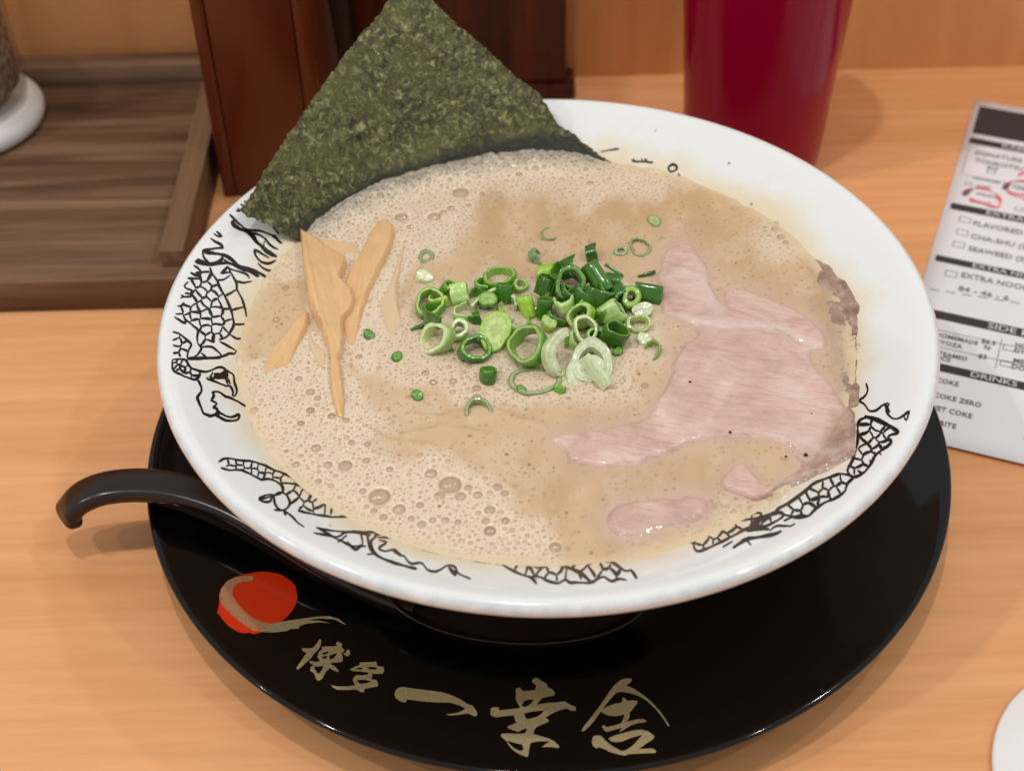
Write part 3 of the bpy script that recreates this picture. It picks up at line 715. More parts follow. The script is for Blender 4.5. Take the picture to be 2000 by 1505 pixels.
g3 += CS(D3, [(285, 10), (400, 10), (440, 60), (470, 95), (540, 125), (555, 160), (520, 200), (480, 205), (330, 140), (285, 100)], [(300, 20), (350, 25), (400, 50), (380, 100), (350, 130), (430, 110), (440, 160), (490, 140), (500, 180), (330, 90), (300, 60)], 3)
g4 = C(D4, (3, [(150, 330), (200, 305), (280, 318), (360, 325), (440, 350), (500, 380), (560, 400), (620, 430), (700, 475)]), (3, [(165, 365), (215, 380), (290, 380), (360, 410), (420, 440), (470, 435), (540, 470), (555, 510)]), (3, [(545, 455), (560, 510), (500, 540), (405, 565), (430, 545), (490, 530)]), (3, [(405, 570), (470, 580), (495, 530)]),
       (3, [(500, 540), (540, 520), (580, 540), (600, 590), (570, 630), (530, 625), (505, 590), (500, 540)]), (3, [(545, 460), (640, 470), (700, 500), (780, 555), (870, 610), (950, 660), (1000, 670)]), (3, [(650, 635), (760, 660), (880, 675), (1000, 668)]), (2.6, [(510, 600), (530, 630), (570, 640), (610, 670), (650, 710), (690, 740)]), (3, [(500, 630), (540, 635)]), (5, [(565, 640), (575, 665)]))
g4 += CS(D4, [(150, 330), (200, 305), (360, 325), (440, 350), (560, 400), (640, 440), (560, 455), (540, 475), (470, 440), (420, 440), (360, 410), (290, 380), (215, 380)], [(190, 335), (240, 330), (235, 365), (290, 335), (285, 365), (335, 345), (330, 385), (380, 355), (375, 395), (425, 375), (420, 415), (470, 385), (465, 420), (520, 410), (515, 440), (570, 430)], 3, False)
g4 += CS(D4, [(560, 470), (640, 470), (700, 500), (780, 560), (860, 610), (940, 665), (860, 670), (770, 660), (650, 635), (600, 600), (580, 540), (560, 510)], [(590, 490), (650, 510), (620, 540), (655, 590), (700, 550), (720, 600), (770, 590), (790, 630), (700, 635), (850, 635), (740, 555), (900, 660)], 3, False)
g5 = C(D4, (3, [(765, 740), (830, 775), (890, 810), (930, 830), (1000, 860), (1060, 850)]), (3, [(750, 775), (830, 790), (900, 800), (960, 770), (1050, 780), (1110, 790)]), (3, [(900, 835), (960, 790)]), (3.6, [(960, 830), (1010, 880), (1050, 860), (1080, 860)]), (3, [(1050, 780), (1060, 850)]), (2.6, [(765, 740), (850, 760), (960, 770)]), (4, [(1090, 790), (1100, 860), (1130, 900), (1180, 935), (1260, 965), (1330, 985), (1400, 1003)]), (4, [(1150, 790), (1110, 830), (1120, 880), (1150, 915)]),
       (3, [(990, 765), (1100, 770), (1210, 770)]), (4, [(1130, 790), (1220, 770)]), (2.6, [(1150, 805), (1260, 805), (1330, 820), (1365, 835)]), (3, [(1160, 820), (1210, 835), (1160, 870), (1200, 890), (1260, 880), (1290, 915), (1320, 920), (1340, 950), (1370, 970), (1430, 965), (1470, 1010), (1520, 1018), (1560, 1000), (1590, 980), (1640, 990), (1660, 1030), (1740, 1065)]), (5, [(1600, 990), (1650, 1045)]), (4, [(1250, 890), (1300, 910)]), (2.6, [(1085, 910), (1150, 905)]), (2.6, [(1040, 715), (1080, 735), (1130, 740)]))
g6 = C(D8, (3.4, [(340, 350), (420, 400), (510, 440), (560, 455), (600, 500)]), (3.6, [(340, 350), (470, 320), (560, 330), (640, 340), (760, 360), (840, 310), (920, 330), (1000, 290), (1070, 340), (1130, 350), (1220, 410), (1260, 405), (1300, 465)]), (3.6, [(545, 455), (620, 450), (680, 480), (750, 495), (800, 470), (830, 490), (900, 490), (980, 490), (1060, 450), (1120, 480), (1180, 465), (1230, 475)]), (5, [(680, 320), (760, 360), (830, 390), (900, 420), (950, 460), (990, 490)]), (6, [(470, 340), (520, 335), (560, 345), (640, 350), (660, 370)]), (2.6, [(100, 285), (200, 310), (260, 325), (340, 320), (370, 350)]))
g6 += CS(D8, [(340, 350), (480, 325), (640, 335), (760, 350), (850, 310), (930, 330), (1000, 290), (1080, 340), (1220, 405), (1290, 465), (1180, 465), (1120, 480), (1010, 460), (820, 490), (700, 480), (510, 440), (420, 400)], [(420, 350), (480, 385), (540, 425), (600, 390), (620, 350), (720, 400), (700, 455), (850, 330), (900, 375), (985, 320), (1010, 375), (1080, 345), (1100, 440), (1160, 385), (1220, 440), (850, 440), (940, 420), (780, 440), (650, 430)], 3.6, False)
g7 = C(DR, (3, [(1620, 425), (1645, 430)]), (3.4, [(1590, 460), (1620, 462)]), (3.4, [(1560, 490), (1580, 510)]), (3.4, [(1510, 540), (1530, 565)]), (3.4, [(1440, 600), (1470, 625)]), (5, [(1480, 280), (1560, 310), (1620, 335), (1680, 380)]), (4, [(970, 830), (1080, 765), (1170, 690)]),
       (4, [(810, 880), (820, 855), (870, 855), (850, 890), (800, 930), (830, 930)]), (3.4, [(830, 920), (920, 870), (980, 850)]), (5, [(700, 1060), (780, 1010), (860, 995), (940, 980), (990, 960)]), (3.4, [(780, 1010), (810, 1045)]), (5.5, [(780, 960), (840, 945), (920, 950)]), (3, [(920, 960), (960, 930), (1040, 930), (1070, 915)]), (3, [(360, 1020), (430, 1010), (470, 1040)]), (3, [(1000, 900), (1080, 870), (1150, 870)]), (3, [(640, 1055), (700, 1020)]))
g7 += CS(DR, [(1440, 350), (1450, 310), (1500, 285), (1560, 300), (1620, 330), (1680, 375), (1620, 400), (1640, 430), (1610, 465), (1570, 490), (1540, 520), (1520, 560), (1470, 620), (1410, 640), (1380, 600), (1410, 540), (1440, 430)], [(1480, 310), (1560, 340), (1480, 350), (1540, 375), (1610, 360), (1500, 400), (1580, 410), (1460, 440), (1540, 440), (1480, 480), (1560, 470), (1440, 510), (1500, 530), (1430, 560), (1450, 600), (1400, 610), (1620, 380), (1590, 450)], 3.8, True)
g7 += CS(DR, [(1340, 620), (1410, 640), (1380, 680), (1360, 730), (1300, 770), (1250, 790), (1190, 830), (1150, 870), (1080, 880), (1000, 860), (960, 840), (1000, 810), (1080, 760), (1140, 710), (1200, 670), (1280, 640)], [(1320, 660), (1200, 700), (1260, 690), (1350, 700), (1180, 750), (1240, 740), (1300, 730), (1120, 770), (1190, 780), (1080, 810), (1140, 830), (1240, 780), (1030, 840), (1080, 860), (1370, 660)], 3.8, True)
g7 += CS(DR, [(480, 1010), (540, 980), (620, 940), (700, 905), (800, 890), (870, 880), (960, 845), (1000, 870), (900, 930), (820, 930), (700, 990), (600, 1040), (500, 1080), (470, 1050)], [(520, 1010), (600, 970), (560, 1040), (640, 1000), (680, 940), (760, 910), (820, 900), (700, 970), (620, 1030), (880, 890), (900, 910), (960, 880), (500, 1060)], 3.4)
g8 = C(DR, (3, [(1490, 85), (1500, 130), (1480, 165), (1450, 190), (1480, 210), (1510, 250), (1550, 245), (1590, 215), (1625, 205), (1610, 250), (1640, 290), (1680, 295), (1720, 270), (1745, 250), (1730, 305), (1715, 285)]), (4, [(1600, 210), (1630, 260)]))
g9 = C(DB, (3, [(370, 825), (420, 815), (470, 808)]), (3, [(540, 875), (590, 878), (655, 882)]), (2.5, [(590, 862), (600, 876)]), (4, [(610, 860), (620, 880)]), (4, [(545, 862), (548, 878)]), (3.4, [(735, 908), (765, 892), (785, 915), (750, 932), (735, 908)]), (3, [(790, 940), (800, 960)]))
for g in (g1, g2, g3, g4, g5, g6, g7, g8, g9): ribbons('dragon_drawing', g, BOWL_IN, M['dragon'], bowl)

# ------------------------------------------------------------------ soup surface with foam
SZ = 60.5
def zp(px, z=SZ): return at_z(px, z)[:, :2]
Y4 = (1020, 440, 2.2797)          # crop used for the meat
pork_main = crop([(115, 935), (180, 915), (280, 900), (380, 885), (470, 868), (560, 830), (590, 780), (640, 690), (655, 620), (690, 540), (760, 480), (740, 440), (640, 400), (600, 330), (590, 250), (600, 160), (650, 95), (710, 70), (770, 85), (820, 150), (845, 210), (850, 260), (880, 330), (880, 310), (900, 282), (960, 268), (1040, 290), (1120, 320), (1220, 370), (1310, 420), (1360, 480), (1365, 540), (1300, 560), (1310, 610), (1370, 680), (1420, 750), (1462, 810), (1484, 900), (1478, 1000), (1465, 1075), (1400, 1105), (1280, 1138), (1150, 1172), (1092, 1195), (1060, 1180), (1090, 1140), (1180, 1100), (1230, 1060), (1190, 1020), (1160, 975), (1040, 945), (900, 945), (780, 965), (680, 1010), (600, 1035), (500, 1070), (370, 1080), (250, 1060), (180, 1010)], *Y4)
pork_flap = crop([(880, 1135), (925, 1070), (975, 1042), (1010, 1060), (1040, 1095), (1070, 1140), (1110, 1165), (1120, 1195), (1050, 1225), (960, 1200), (895, 1180)], *Y4)
pork_low = crop([(350, 1290), (400, 1235), (500, 1205), (620, 1190), (700, 1195), (690, 1175), (760, 1180), (830, 1205), (850, 1250), (820, 1300), (760, 1330), (640, 1352), (520, 1390), (440, 1400), (380, 1355)], *Y4)
pork_edge = crop([(1270, 170), (1300, 145), (1350, 175), (1400, 225), (1445, 275), (1485, 340), (1496, 420), (1490, 520), (1492, 620), (1496, 720), (1500, 800), (1475, 815), (1430, 770), (1395, 690), (1380, 600), (1385, 530), (1365, 450), (1340, 370), (1315, 300), (1290, 230)], *Y4)

G = .27
ax = np.arange(-93.4, 93.4 + G, G); nx_ = len(ax)
X, Y = np.meshgrid(ax, ax); Xf, Yf = X.ravel(), Y.ravel()
Rf = np.hypot(Xf, Yf); Tf = np.degrees(np.arctan2(Yf, Xf))
dv = np.stack([Xf, Yf, np.full_like(Xf, SZ)], 1) - CAM
dz_ = dv @ FW; PX = W / 2 + F * (dv @ RT) / dz_; PY = H / 2 - F * (dv @ UP) / dz_
PQ = np.stack([PX, PY], 1)
wob = np.stack([fbm(PX / 60, PY / 60, 3, 5) - .5, fbm(PX / 60, PY / 60, 9, 5) - .5], 1) * 90
QW = PQ + wob
foam_polys = [
  ([(380, 520), (560, 470), (650, 410), (760, 330), (900, 260), (1050, 240), (1200, 280), (1360, 330), (1330, 372), (1160, 388), (1010, 366), (960, 400), (945, 450), (880, 492), (800, 505), (770, 560), (790, 620), (740, 700), (640, 740), (560, 700), (480, 690)], 1.0),
  ([(430, 700), (520, 690), (600, 640), (700, 720), (760, 800), (735, 850), (790, 885), (880, 895), (960, 920), (1010, 965), (1045, 1020), (1070, 1060), (1110, 1120), (900, 1130), (600, 1020), (480, 850)], 1.0),
  ([(690, 640), (820, 560), (1000, 530), (1150, 520), (1290, 560), (1290, 700), (1210, 790), (1080, 800), (900, 780), (760, 740)], .8),
  ([(1452, 450), (1500, 425), (1560, 455), (1550, 500), (1490, 505)], .8), ([(1640, 620), (1700, 620), (1710, 710), (1650, 700)], .8),
  ([(1390, 960), (1450, 955), (1540, 945), (1560, 985), (1450, 1020), (1380, 1010)], .75), ([(1300, 1040), (1400, 1010), (1440, 1030), (1340, 1070)], .6)]
foam = np.zeros(len(Xf))
for poly, a in foam_polys: foam = np.maximum(foam, a * sstep(-24, 24, sdist(np.array(poly, float), QW)))
hole = sstep(-10, 14, sdist(np.array([(470, 560), (560, 520), (600, 560), (600, 640), (540, 690), (480, 690)], float), QW)); foam *= 1 - .85 * hole
foam = np.maximum(foam, .28 * sstep(.5, .75, fbm(PX / 40, PY / 40, 21)))
# bubbles: centre, radius (mm)
big = [(3, [(950, 355), (1165, 550), (1610, 475), (1290, 630), (1545, 545), (1675, 550), (1490, 405), (765, 245), (1080, 325), (840, 350), (1860, 635), (1860, 770), (1785, 540), (1725, 495), (1955, 530), (1430, 725), (1190, 680), (1580, 700), (640, 350), (780, 455), (1910, 490), (1500, 700), (1420, 605), (1365, 690), (1230, 380), (960, 180), (990, 210), (1090, 220), (670, 90), (865, 45), (955, 70), (730, 10), (670, 295), (1130, 640), (1960, 700), (1060, 515)], D4, [15, 23, 24, 14, 12, 12, 13, 11, 9, 10, 12, 12, 10, 9, 9, 10, 9, 9, 9, 8, 10, 8, 9, 8, 8, 7, 8, 8, 8, 9, 8, 8, 7, 8, 9, 8]),
       (3, [(1210, 995), (905, 1120), (1075, 1118), (1160, 1075), (800, 1035), (1260, 845), (1595, 880), (1510, 905), (965, 945), (1155, 940), (950, 1170), (1120, 1095), (1320, 1000), (1250, 1060), (1875, 945), (1720, 790), (1830, 920), (875, 970)], (440, 0, 2.632), [17, 14, 14, 9, 8, 7, 8, 8, 6, 6, 8, 8, 7, 7, 8, 5, 6, 5]),
       (3, [(480, 1200), (525, 1240), (480, 1315), (615, 1350), (710, 1380), (420, 1400), (405, 1115), (460, 1050), (120, 1315), (640, 1440), (860, 620), (845, 705), (790, 975), (1215, 1075), (1265, 1135), (1390, 1130), (580, 1400), (830, 1420), (1060, 1460), (260, 735), (320, 530)], (460, 400, 3.273), [10, 8, 9, 8, 7, 8, 8, 6, 9, 6, 6, 6, 8, 8, 8, 9, 5, 7, 6, 8, 8]),
       (3, [(275, 130), (730, 245), (380, 65), (245, 65), (50, 75), (520, 210), (290, 225), (610, 240), (140, 220), (820, 250), (440, 170), (380, 120)], D8, [13, 13, 8, 9, 8, 6, 6, 7, 7, 6, 5, 6]),
       (3, [(590, 515), (650, 490), (270, 575), (330, 515), (320, 600), (390, 515), (425, 545), (85, 755), (20, 785), (70, 770)], (1350, 840, 3.846), [8, 6, 7, 5, 4, 4, 4, 5, 6, 4]),
       (3, [(950, 1190), (970, 1138), (860, 1175), (900, 1250), (830, 1255), (1000, 1260), (1040, 1310), (830, 1110)], (1300, 180, 4.444), [9, 7, 6, 6, 5, 9, 7, 6]),
       (3, [(1240, 925), (300, 990), (590, 1030), (590, 1090), (535, 885), (675, 840), (490, 860), (520, 1100), (775, 1135), (700, 1025), (430, 985), (1720, 1010), (240, 930)], (760, 460, 3.448), [5, 8, 10, 10, 7, 6, 5, 6, 5, 5, 7, 8, 7]),
       (3, [(75, 780), (105, 860), (95, 690), (40, 870)], (1650, 450, 3.7636), [7, 9, 4, 4])]
bub = []
for _, pts, cr_, rad in big:
    for (x, y), r in zip(crop(pts, *cr_), rad):
        q = zp([(x, y)])[0]; s = F / ((np.array([*q, SZ]) - CAM) @ FW); bub.append((q[0], q[1], r / s))
big_b = [b for b in bub if b[2] > 1.05]
cell = {}
def free(x, y, r):
    for i in range(int((x - 4) // 4), int((x + 4) // 4) + 1):
        for j in range(int((y - 4) // 4), int((y + 4) // 4) + 1):
            for (a, b, c) in cell.get((i, j), ()):
                if (a - x) ** 2 + (b - y) ** 2 < (c + r * 1.08 + .06) ** 2: return False
    return True
def put(x, y, r): cell.setdefault((int(x // 4), int(y // 4)), []).append((x, y, r))
for b in bub: put(*b)
foam2 = foam.reshape(X.shape)
dens_wide = foam2
for cnt, r0, r1 in ((1300, .72, 1.15), (9000, .46, .78), (32000, .22, .46)):
    for _ in range(cnt):
        a, rr = rng.random() * 2 * np.pi, 91.5 * math.sqrt(rng.random()); x, y = rr * math.cos(a), rr * math.sin(a)
        i, j = int((y + 93.4) / G), int((x + 93.4) / G); f_ = foam2[i, j]
        py_ = PY.reshape(X.shape)[i, j]; px_ = PX.reshape(X.shape)[i, j]
        nb_ = 72 < math.degrees(a) < 150 and rr > 76
        prob = 1.0 if nb_ else (f_ ** 1.4) * (1.0 if (py_ > 760 or py_ < 480 or (740 < px_ < 1250)) else .6) + .025
        if r0 > .7: prob *= 1.0 if nb_ else 1.0 if (px_ < 1100 and py_ > 850) else .25
        if rng.random() > prob: continue
        r = r0 + (r1 - r0) * rng.random() ** 1.6
        if free(x, y, r): put(x, y, r); bub.append((x, y, r))
ht = np.zeros_like(X); bm_ = np.zeros_like(X); rimm = np.zeros_like(X)
for (x, y, r) in bub:
    k = int(math.ceil((r * 1.5) / G)) + 1; i0, j0 = int(round((y + 93.4) / G)), int(round((x + 93.4) / G))
    sl = np.s_[max(0, i0 - k):i0 + k + 1, max(0, j0 - k):j0 + k + 1]
    d = np.hypot(X[sl] - x, Y[sl] - y) / r
    m_ = (1 - sstep(.80, 1.06, d)) * (.62 + .38 * sstep(.55, .95, d) if r > .7 else .8)
    bm_[sl] = np.maximum(bm_[sl], m_)
    rimm[sl] = np.maximum(rimm[sl], sstep(.75, 1.02, d) * (1 - sstep(1.05, 1.45, d)))
    ht[sl] += np.where(d < 1, .30 * r * np.sqrt(np.clip(1 - d * d, 0, 1)) - .16 * r, 0) - .10 * r * np.exp(-((d - 1.02) / .12) ** 2)
bm_, rimm, ht = bm_.ravel(), rimm.ravel(), ht.ravel()
oil = sstep(.42, .7, fbm(PX / 120, PY / 120, 31))
broth = np.array([.595, .412, .240]); broth2 = np.array([.525, .352, .190]); foamc = np.array([.715, .580, .435])
colr = broth[None] * (1 - oil[:, None]) + broth2[None] * oil[:, None]
fc = foamc[None] * (.93 + .12 * fbm(PX / 12, PY / 12, 41)[:, None])
colr = colr * (1 - foam[:, None]) + fc * foam[:, None]
# fine froth: tiny pale / tan mottling inside the foam
fr = noise2(Xf / .42, Yf / .42, 51)
colr *= (1 - (.16 * foam * sstep(.62, .9, fr)))[:, None]
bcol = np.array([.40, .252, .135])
# over the sheet of seaweed the bubbles are grey windows on to it
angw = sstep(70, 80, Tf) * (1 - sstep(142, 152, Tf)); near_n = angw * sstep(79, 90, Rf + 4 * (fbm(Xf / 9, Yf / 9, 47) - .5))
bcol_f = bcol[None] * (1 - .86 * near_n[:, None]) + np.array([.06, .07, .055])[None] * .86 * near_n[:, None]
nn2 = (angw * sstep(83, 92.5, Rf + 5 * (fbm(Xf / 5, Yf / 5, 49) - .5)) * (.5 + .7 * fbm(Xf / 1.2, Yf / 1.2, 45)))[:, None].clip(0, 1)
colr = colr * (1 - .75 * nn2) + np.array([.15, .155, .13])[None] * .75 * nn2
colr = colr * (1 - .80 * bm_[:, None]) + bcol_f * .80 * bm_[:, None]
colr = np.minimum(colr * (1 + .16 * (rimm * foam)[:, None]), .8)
# broth thins over the pork: the meat shows through just beyond its edge
pk = np.full(len(Xf), -99.0)
for poly in (pork_main, pork_flap, pork_low): pk = np.maximum(pk, sdist(np.array(poly), PQ))
tint = np.exp(np.minimum(pk, 0) / 20) * .66 * (1 - bm_ * .5)
colr = colr * (1 - tint[:, None]) + np.array([.56, .385, .30])[None] * tint[:, None]
# the second slice lies just under the surface
low = sstep(-30, 26, sdist(np.array(pork_low), QW * .4 + PQ * .6)); colr = colr * (1 - .5 * low[:, None]) + np.array([.60, .43, .35])[None] * .5 * low[:, None]
pe_ = sstep(-22, 14, sdist(np.array(pork_edge), QW * .5 + PQ * .5)) * (.4 + .9 * fbm(PX / 18, PY / 18, 55)).clip(0, 1); colr = colr * (1 - .55 * pe_[:, None]) + np.array([.36, .24, .175])[None] * .55 * pe_[:, None]
# fine dark specks of seasoning and yellow oil flecks
pile = sstep(-30, 40, sdist(np.array([(830, 600), (900, 560), (1060, 540), (1200, 580), (1250, 650), (1180, 740), (1000, 730), (880, 690)], float), QW))
colr = colr * (1 - .35 * pile[:, None]) + np.array([.42, .38, .27])[None] * .35 * pile[:, None]
for k in range(2600):
    a, rr = rng.random() * 2 * np.pi, 91 * math.sqrt(rng.random()); x, y = rr * math.cos(a), rr * math.sin(a)
    i0, j0 = int((y + 93.4) / G), int((x + 93.4) / G)
    if foam2[i0, j0] > .5 and rng.random() < .8: continue
    r = .16 + .46 * rng.random() ** 3; kk = int(r / G) + 2
    ii, jj = np.mgrid[i0 - kk:i0 + kk + 1, j0 - kk:j0 + kk + 1]; ok = (ii >= 0) & (ii < nx_) & (jj >= 0) & (jj < nx_)
    ii, jj = ii[ok], jj[ok]; idx = ii * nx_ + jj
    w_ = (1 - sstep(r * .5, r * 1.3, np.hypot(Xf[idx] - x, Yf[idx] - y))) * (.25 + .55 * rng.random() ** 2)
    tc_ = np.array([(.30, .155, .05), (.36, .20, .065), (.12, .07, .03), (.40, .24, .10)][rng.integers(4)])
    colr[idx] = colr[idx] * (1 - w_[:, None]) + tc_ * w_[:, None]
# the soup runs thin and yellow at the bowl
edge = sstep(88, 92.6, Rf + 3 * (fbm(Xf / 6, Yf / 6, 61) - .5)) * (1 - angw); colr = colr * (1 - .75 * edge[:, None]) + np.array([.68, .54, .34])[None] * .75 * edge[:, None]
# wakes of submerged noodles
zs = SZ + .35 * foam + ht + .25 * (fbm(Xf / 9, Yf / 9, 71) - .5) + .05 * (noise2(Xf / .5, Yf / .5, 81) - .5) * foam
for pl in ([(1000, 810), (930, 800), (860, 815), (800, 812)], [(860, 830), (930, 815), (1010, 820), (1060, 830)], [(790, 850), (870, 838), (960, 850)], [(700, 830), (760, 860), (840, 870)]):
    zs += .45 * np.exp(-(seg_dist(spline(pl), PQ, False) / 7) ** 2)
climb = sstep(72, 86, Tf) * (1 - sstep(138, 152, Tf)) * sstep(80, 92, Rf); zs += 2.6 * climb * (.75 + .5 * fbm(Xf / 7, Yf / 7, 77)) + climb * 1.5 * (fbm(Xf / 1.6, Yf / 1.6, 79) - .5)
zs += sstep(84, 91, Rf) * 1.1 * (fbm(Xf / 8, Yf / 8, 83, 5) - .5) + .45 * sstep(86, 92, Rf) * (fbm(Xf / 1.5, Yf / 1.5, 85) - .5) * foam
keep = Rf < 93.1
keep2 = keep.reshape(X.shape); fq = keep2[:-1, :-1] & keep2[1:, :-1] & keep2[:-1, 1:] & keep2[1:, 1:]
I, J = np.nonzero(fq); base_i = I * nx_ + J
quads = np.stack([base_i, base_i + 1, base_i + nx_ + 1, base_i + nx_], 1)
used = np.zeros(len(Xf), bool); used[quads.ravel()] = True; remap = np.cumsum(used) - 1
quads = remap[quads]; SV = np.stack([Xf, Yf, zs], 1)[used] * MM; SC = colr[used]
me = bpy.data.meshes.new('broth_surface')
me.vertices.add(len(SV)); me.vertices.foreach_set('co', SV.astype(np.float32).ravel())
me.loops.add(quads.size); me.loops.foreach_set('vertex_index', quads.astype(np.int32).ravel())
me.polygons.add(len(quads)); me.polygons.foreach_set('loop_start', np.arange(0, quads.size, 4, dtype=np.int32)); me.polygons.foreach_set('loop_total', np.full(len(quads), 4, np.int32))
me.update(calc_edges=True); me.polygons.foreach_set('use_smooth', np.ones(len(quads), bool))
sm_ = mat('foamy pork broth', (.6, .45, .3), .24, .5, coat=.4, coat_rough=.05, sss=.3, sss_r=(1, .7, .45), sss_scale=.0015)
_t = NT(sm_); _t.base(_t.attr('Col'))
_t.normal(_t.bump(_t.noise(_t.coords(), 1500, 3, .6), .16, .0005))
me.materials.append(sm_)
soup = empty('ramen_soup')
so_ = bpy.data.objects.new('broth_surface', me); col.objects.link(so_); so_.parent = soup
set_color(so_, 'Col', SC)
tag(soup, 'pale tan pork broth with bubbly foam filling the bowl', 'soup')
def soup_z(x, y):
    j = np.clip(((np.asarray(x) + 93.4) / G).astype(int), 0, nx_ - 1); i = np.clip(((np.asarray(y) + 93.4) / G).astype(int), 0, nx_ - 1)
    return zs.reshape(X.shape)[i, j]
# thin domes of the largest bubbles
film = thin_film('bubble film', .10, .10, (.97, .95, .92), rough=.09)
dome = [(math.sin(a) * 1.0, math.cos(a) * .62 - .05) for a in np.linspace(0.02, math.pi / 2, 7)]
dv_, df_ = lathe(dome, 18); dm = None
for (x, y, r) in big_b:
    if dm is None:
        d0 = mesh_obj('bubble', dv_, df_, film, soup); dm = d0.data
    else:
        d0 = bpy.data.objects.new('bubble', dm); col.objects.link(d0); d0.parent = soup
    d0.location = (x * MM, y * MM, (SZ + .25) * MM); d0.scale = (r, r, r)

gv, gf = [], []; tv, tf = lathe([(math.sin(a), math.cos(a) * .8) for a in np.linspace(.05, 1.5, 4)], 8)
zones = [(np.array([(790, 600), (840, 550), (1000, 540), (1180, 560), (1290, 580), (1290, 690), (1230, 770), (1080, 800), (930, 790), (800, 740)], float), 520), (np.array([(1390, 955), (1450, 950), (1560, 930), (1570, 965), (1460, 1005), (1380, 1000)], float), 120), (np.array([(560, 720), (680, 730), (700, 800), (560, 790)], float), 40), (np.array([(1660, 620), (1695, 640), (1690, 700), (1660, 690)], float), 40)]
for zpoly, cnt in zones:
    lo, hi = zpoly.min(0), zpoly.max(0); q = lo + rng.random((cnt * 3, 2)) * (hi - lo); q = q[inside(zpoly, q)][:cnt]
    for (x, y), r in zip(zp(q), .22 + .45 * rng.random(len(q)) ** 2):
        b = len(gv); gv += (tv * r + np.array([x, y, float(soup_z(x, y)) + .02])).tolist(); gf += [tuple(k + b for k in f_) for f_ in tf]
tag(mesh_obj('small_bubbles', gv, gf, film, soup), kind='stuff')

# ------------------------------------------------------------------ pork slices
def wall_z(R): return prof_z(BOWL_IN, R)
def slab(name, polys, hfun, m, spacing, depth=2.6, parent=None, rag=2.2, zref=.9):
    """solid lying in the soup: photo outlines taken to the soup's level, height from the distance to the edge"""
    V, Fs, E_ = [], [], []
    for poly in polys:
        o2 = resample(zp(spline(poly, True, 4), SZ + zref), spacing * .8, True)
        o2 = o2 + (rng.random(o2.shape) - .5) * spacing * .25 + np.stack([fbm(o2[:, 0] / 5, o2[:, 1] / 5, 201) - .5, fbm(o2[:, 0] / 5, o2[:, 1] / 5, 207) - .5], 1) * rag
        vv, tri = cdt(o2, (), spacing)
        sd = np.maximum(sdist(o2, vv), 0)
        R = np.hypot(vv[:, 0], vv[:, 1])
        base = np.maximum(SZ, wall_z(R) + .7)
        top = base + hfun(vv[:, 0], vv[:, 1], sd)
        b = sum(len(v) for v in V); n = len(vv)
        V += [np.c_[vv, top], np.c_[vv, np.minimum(top - .3, base - depth)]]
        Fs += [tuple(t + b) for t in tri] + [tuple((t + b + n)[::-1]) for t in tri]
        ed = {}
        for t in tri:
            for p, q in ((t[0], t[1]), (t[1], t[2]), (t[2], t[0])): ed[(p, q)] = 1
        for (p, q) in ed:
            if (q, p) not in ed: Fs.append((q + b, p + b, p + b + n, q + b + n))
        E_.append(np.r_[sd, sd])
    V = np.vstack(V); o = mesh_obj(name, V, Fs, m, parent); auto_smooth(o, 70)
    return o, V, np.concatenate(E_)
def mk_pork(name, c0, c1, c2):
    m = mat(name, c1, .34, .45, coat=.45, coat_rough=.1, sss=.3, sss_r=(1, .45, .35), sss_scale=.002); t = NT(m)
    v = t.coords((130, 900, 900), (0, 0, math.radians(18)))
    f1 = t.noise(v, 1.0, 4, .6, 1.2); f2 = t.noise(t.coords((420, 3200, 3200), (0, 0, math.radians(18))), 1, 3, .6)
    big_ = t.noise(t.coords(), 70, 4, .6, .6)
    c = t.ramp(big_, [(.32, c0), (.5, c1), (.68, c2)])
    c = t.mix(.30, c, t.ramp(f1, [(.36, (.50, .44, .42)), (.5, (1, 1, 1)), (.68, (1.14, 1.12, 1.10))]), 'MULTIPLY')
    crk = t.ramp(f1, [(.29, (1, 1, 1)), (.335, (0, 0, 0))]); c = t.mix(t.math('MULTIPLY', crk, .5), c, (.33, .19, .155))
    br = t.attr('Brown', 'Fac'); c = t.mix(br, c, t.ramp(t.noise(t.coords(), 260, 4, .7), [(.38, (.22, .125, .085)), (.55, (.38, .25, .19)), (.7, (.54, .43, .32))]))
    ft = t.attr('Fat', 'Fac'); c = t.mix(ft, c, (.66, .54, .47))
    t.base(c); nb = t.bump(f1, .55, .0007); t.normal(t.bump(f2, .18, .0003, nb))
    t.rough(t.math('MULTIPLY_ADD', big_, .25, .2))
    return m
M['pork'] = mk_pork('pink pork', (.545, .35, .29), (.645, .435, .365), (.72, .525, .455))
M['porkdark'] = mk_pork('browned pork edge', (.27, .165, .12), (.37, .24, .185), (.49, .35, .275))
def pork_h(amp=1.25, edge=2.4, seed=5, rough=1.0):
    def f(x, y, sd):
        a = math.radians(16); u = x * math.cos(a) - y * math.sin(a); v = x * math.sin(a) + y * math.cos(a)
        return -.55 + (amp + .55) * sstep(0, edge, sd) + rough * (.9 * (fbm(u / 16, v / 11, seed) - .5) + .42 * (fbm(u / 7, v / 1.3, seed + 3) - .5)) * sstep(0, 3, sd)
    return f
def brown_attr(o, V, sd, side=1.0):
    R = np.hypot(V[:, 0], V[:, 1]); nz = fbm(V[:, 0] / 2.2, V[:, 1] / 2.2, 91)
    b = sstep(86, 95, R + 7 * (nz - .5)) * .75 * side + .5 * (1 - sstep(.2, 1.3, sd)) * sstep(82, 92, R)
    at = o.data.attributes.new('Brown', 'FLOAT', 'POINT'); at.data.foreach_set('value', np.clip(b, 0, .9).astype(np.float32))
seam = zp(crop([(640, 420), (760, 440), (900, 465), (1040, 455), (1150, 470), (1220, 520), (1300, 545)], *Y4))
seam2 = zp(crop([(880, 330), (920, 370), (1000, 400), (1100, 440), (1180, 490), (1240, 530)], *Y4))
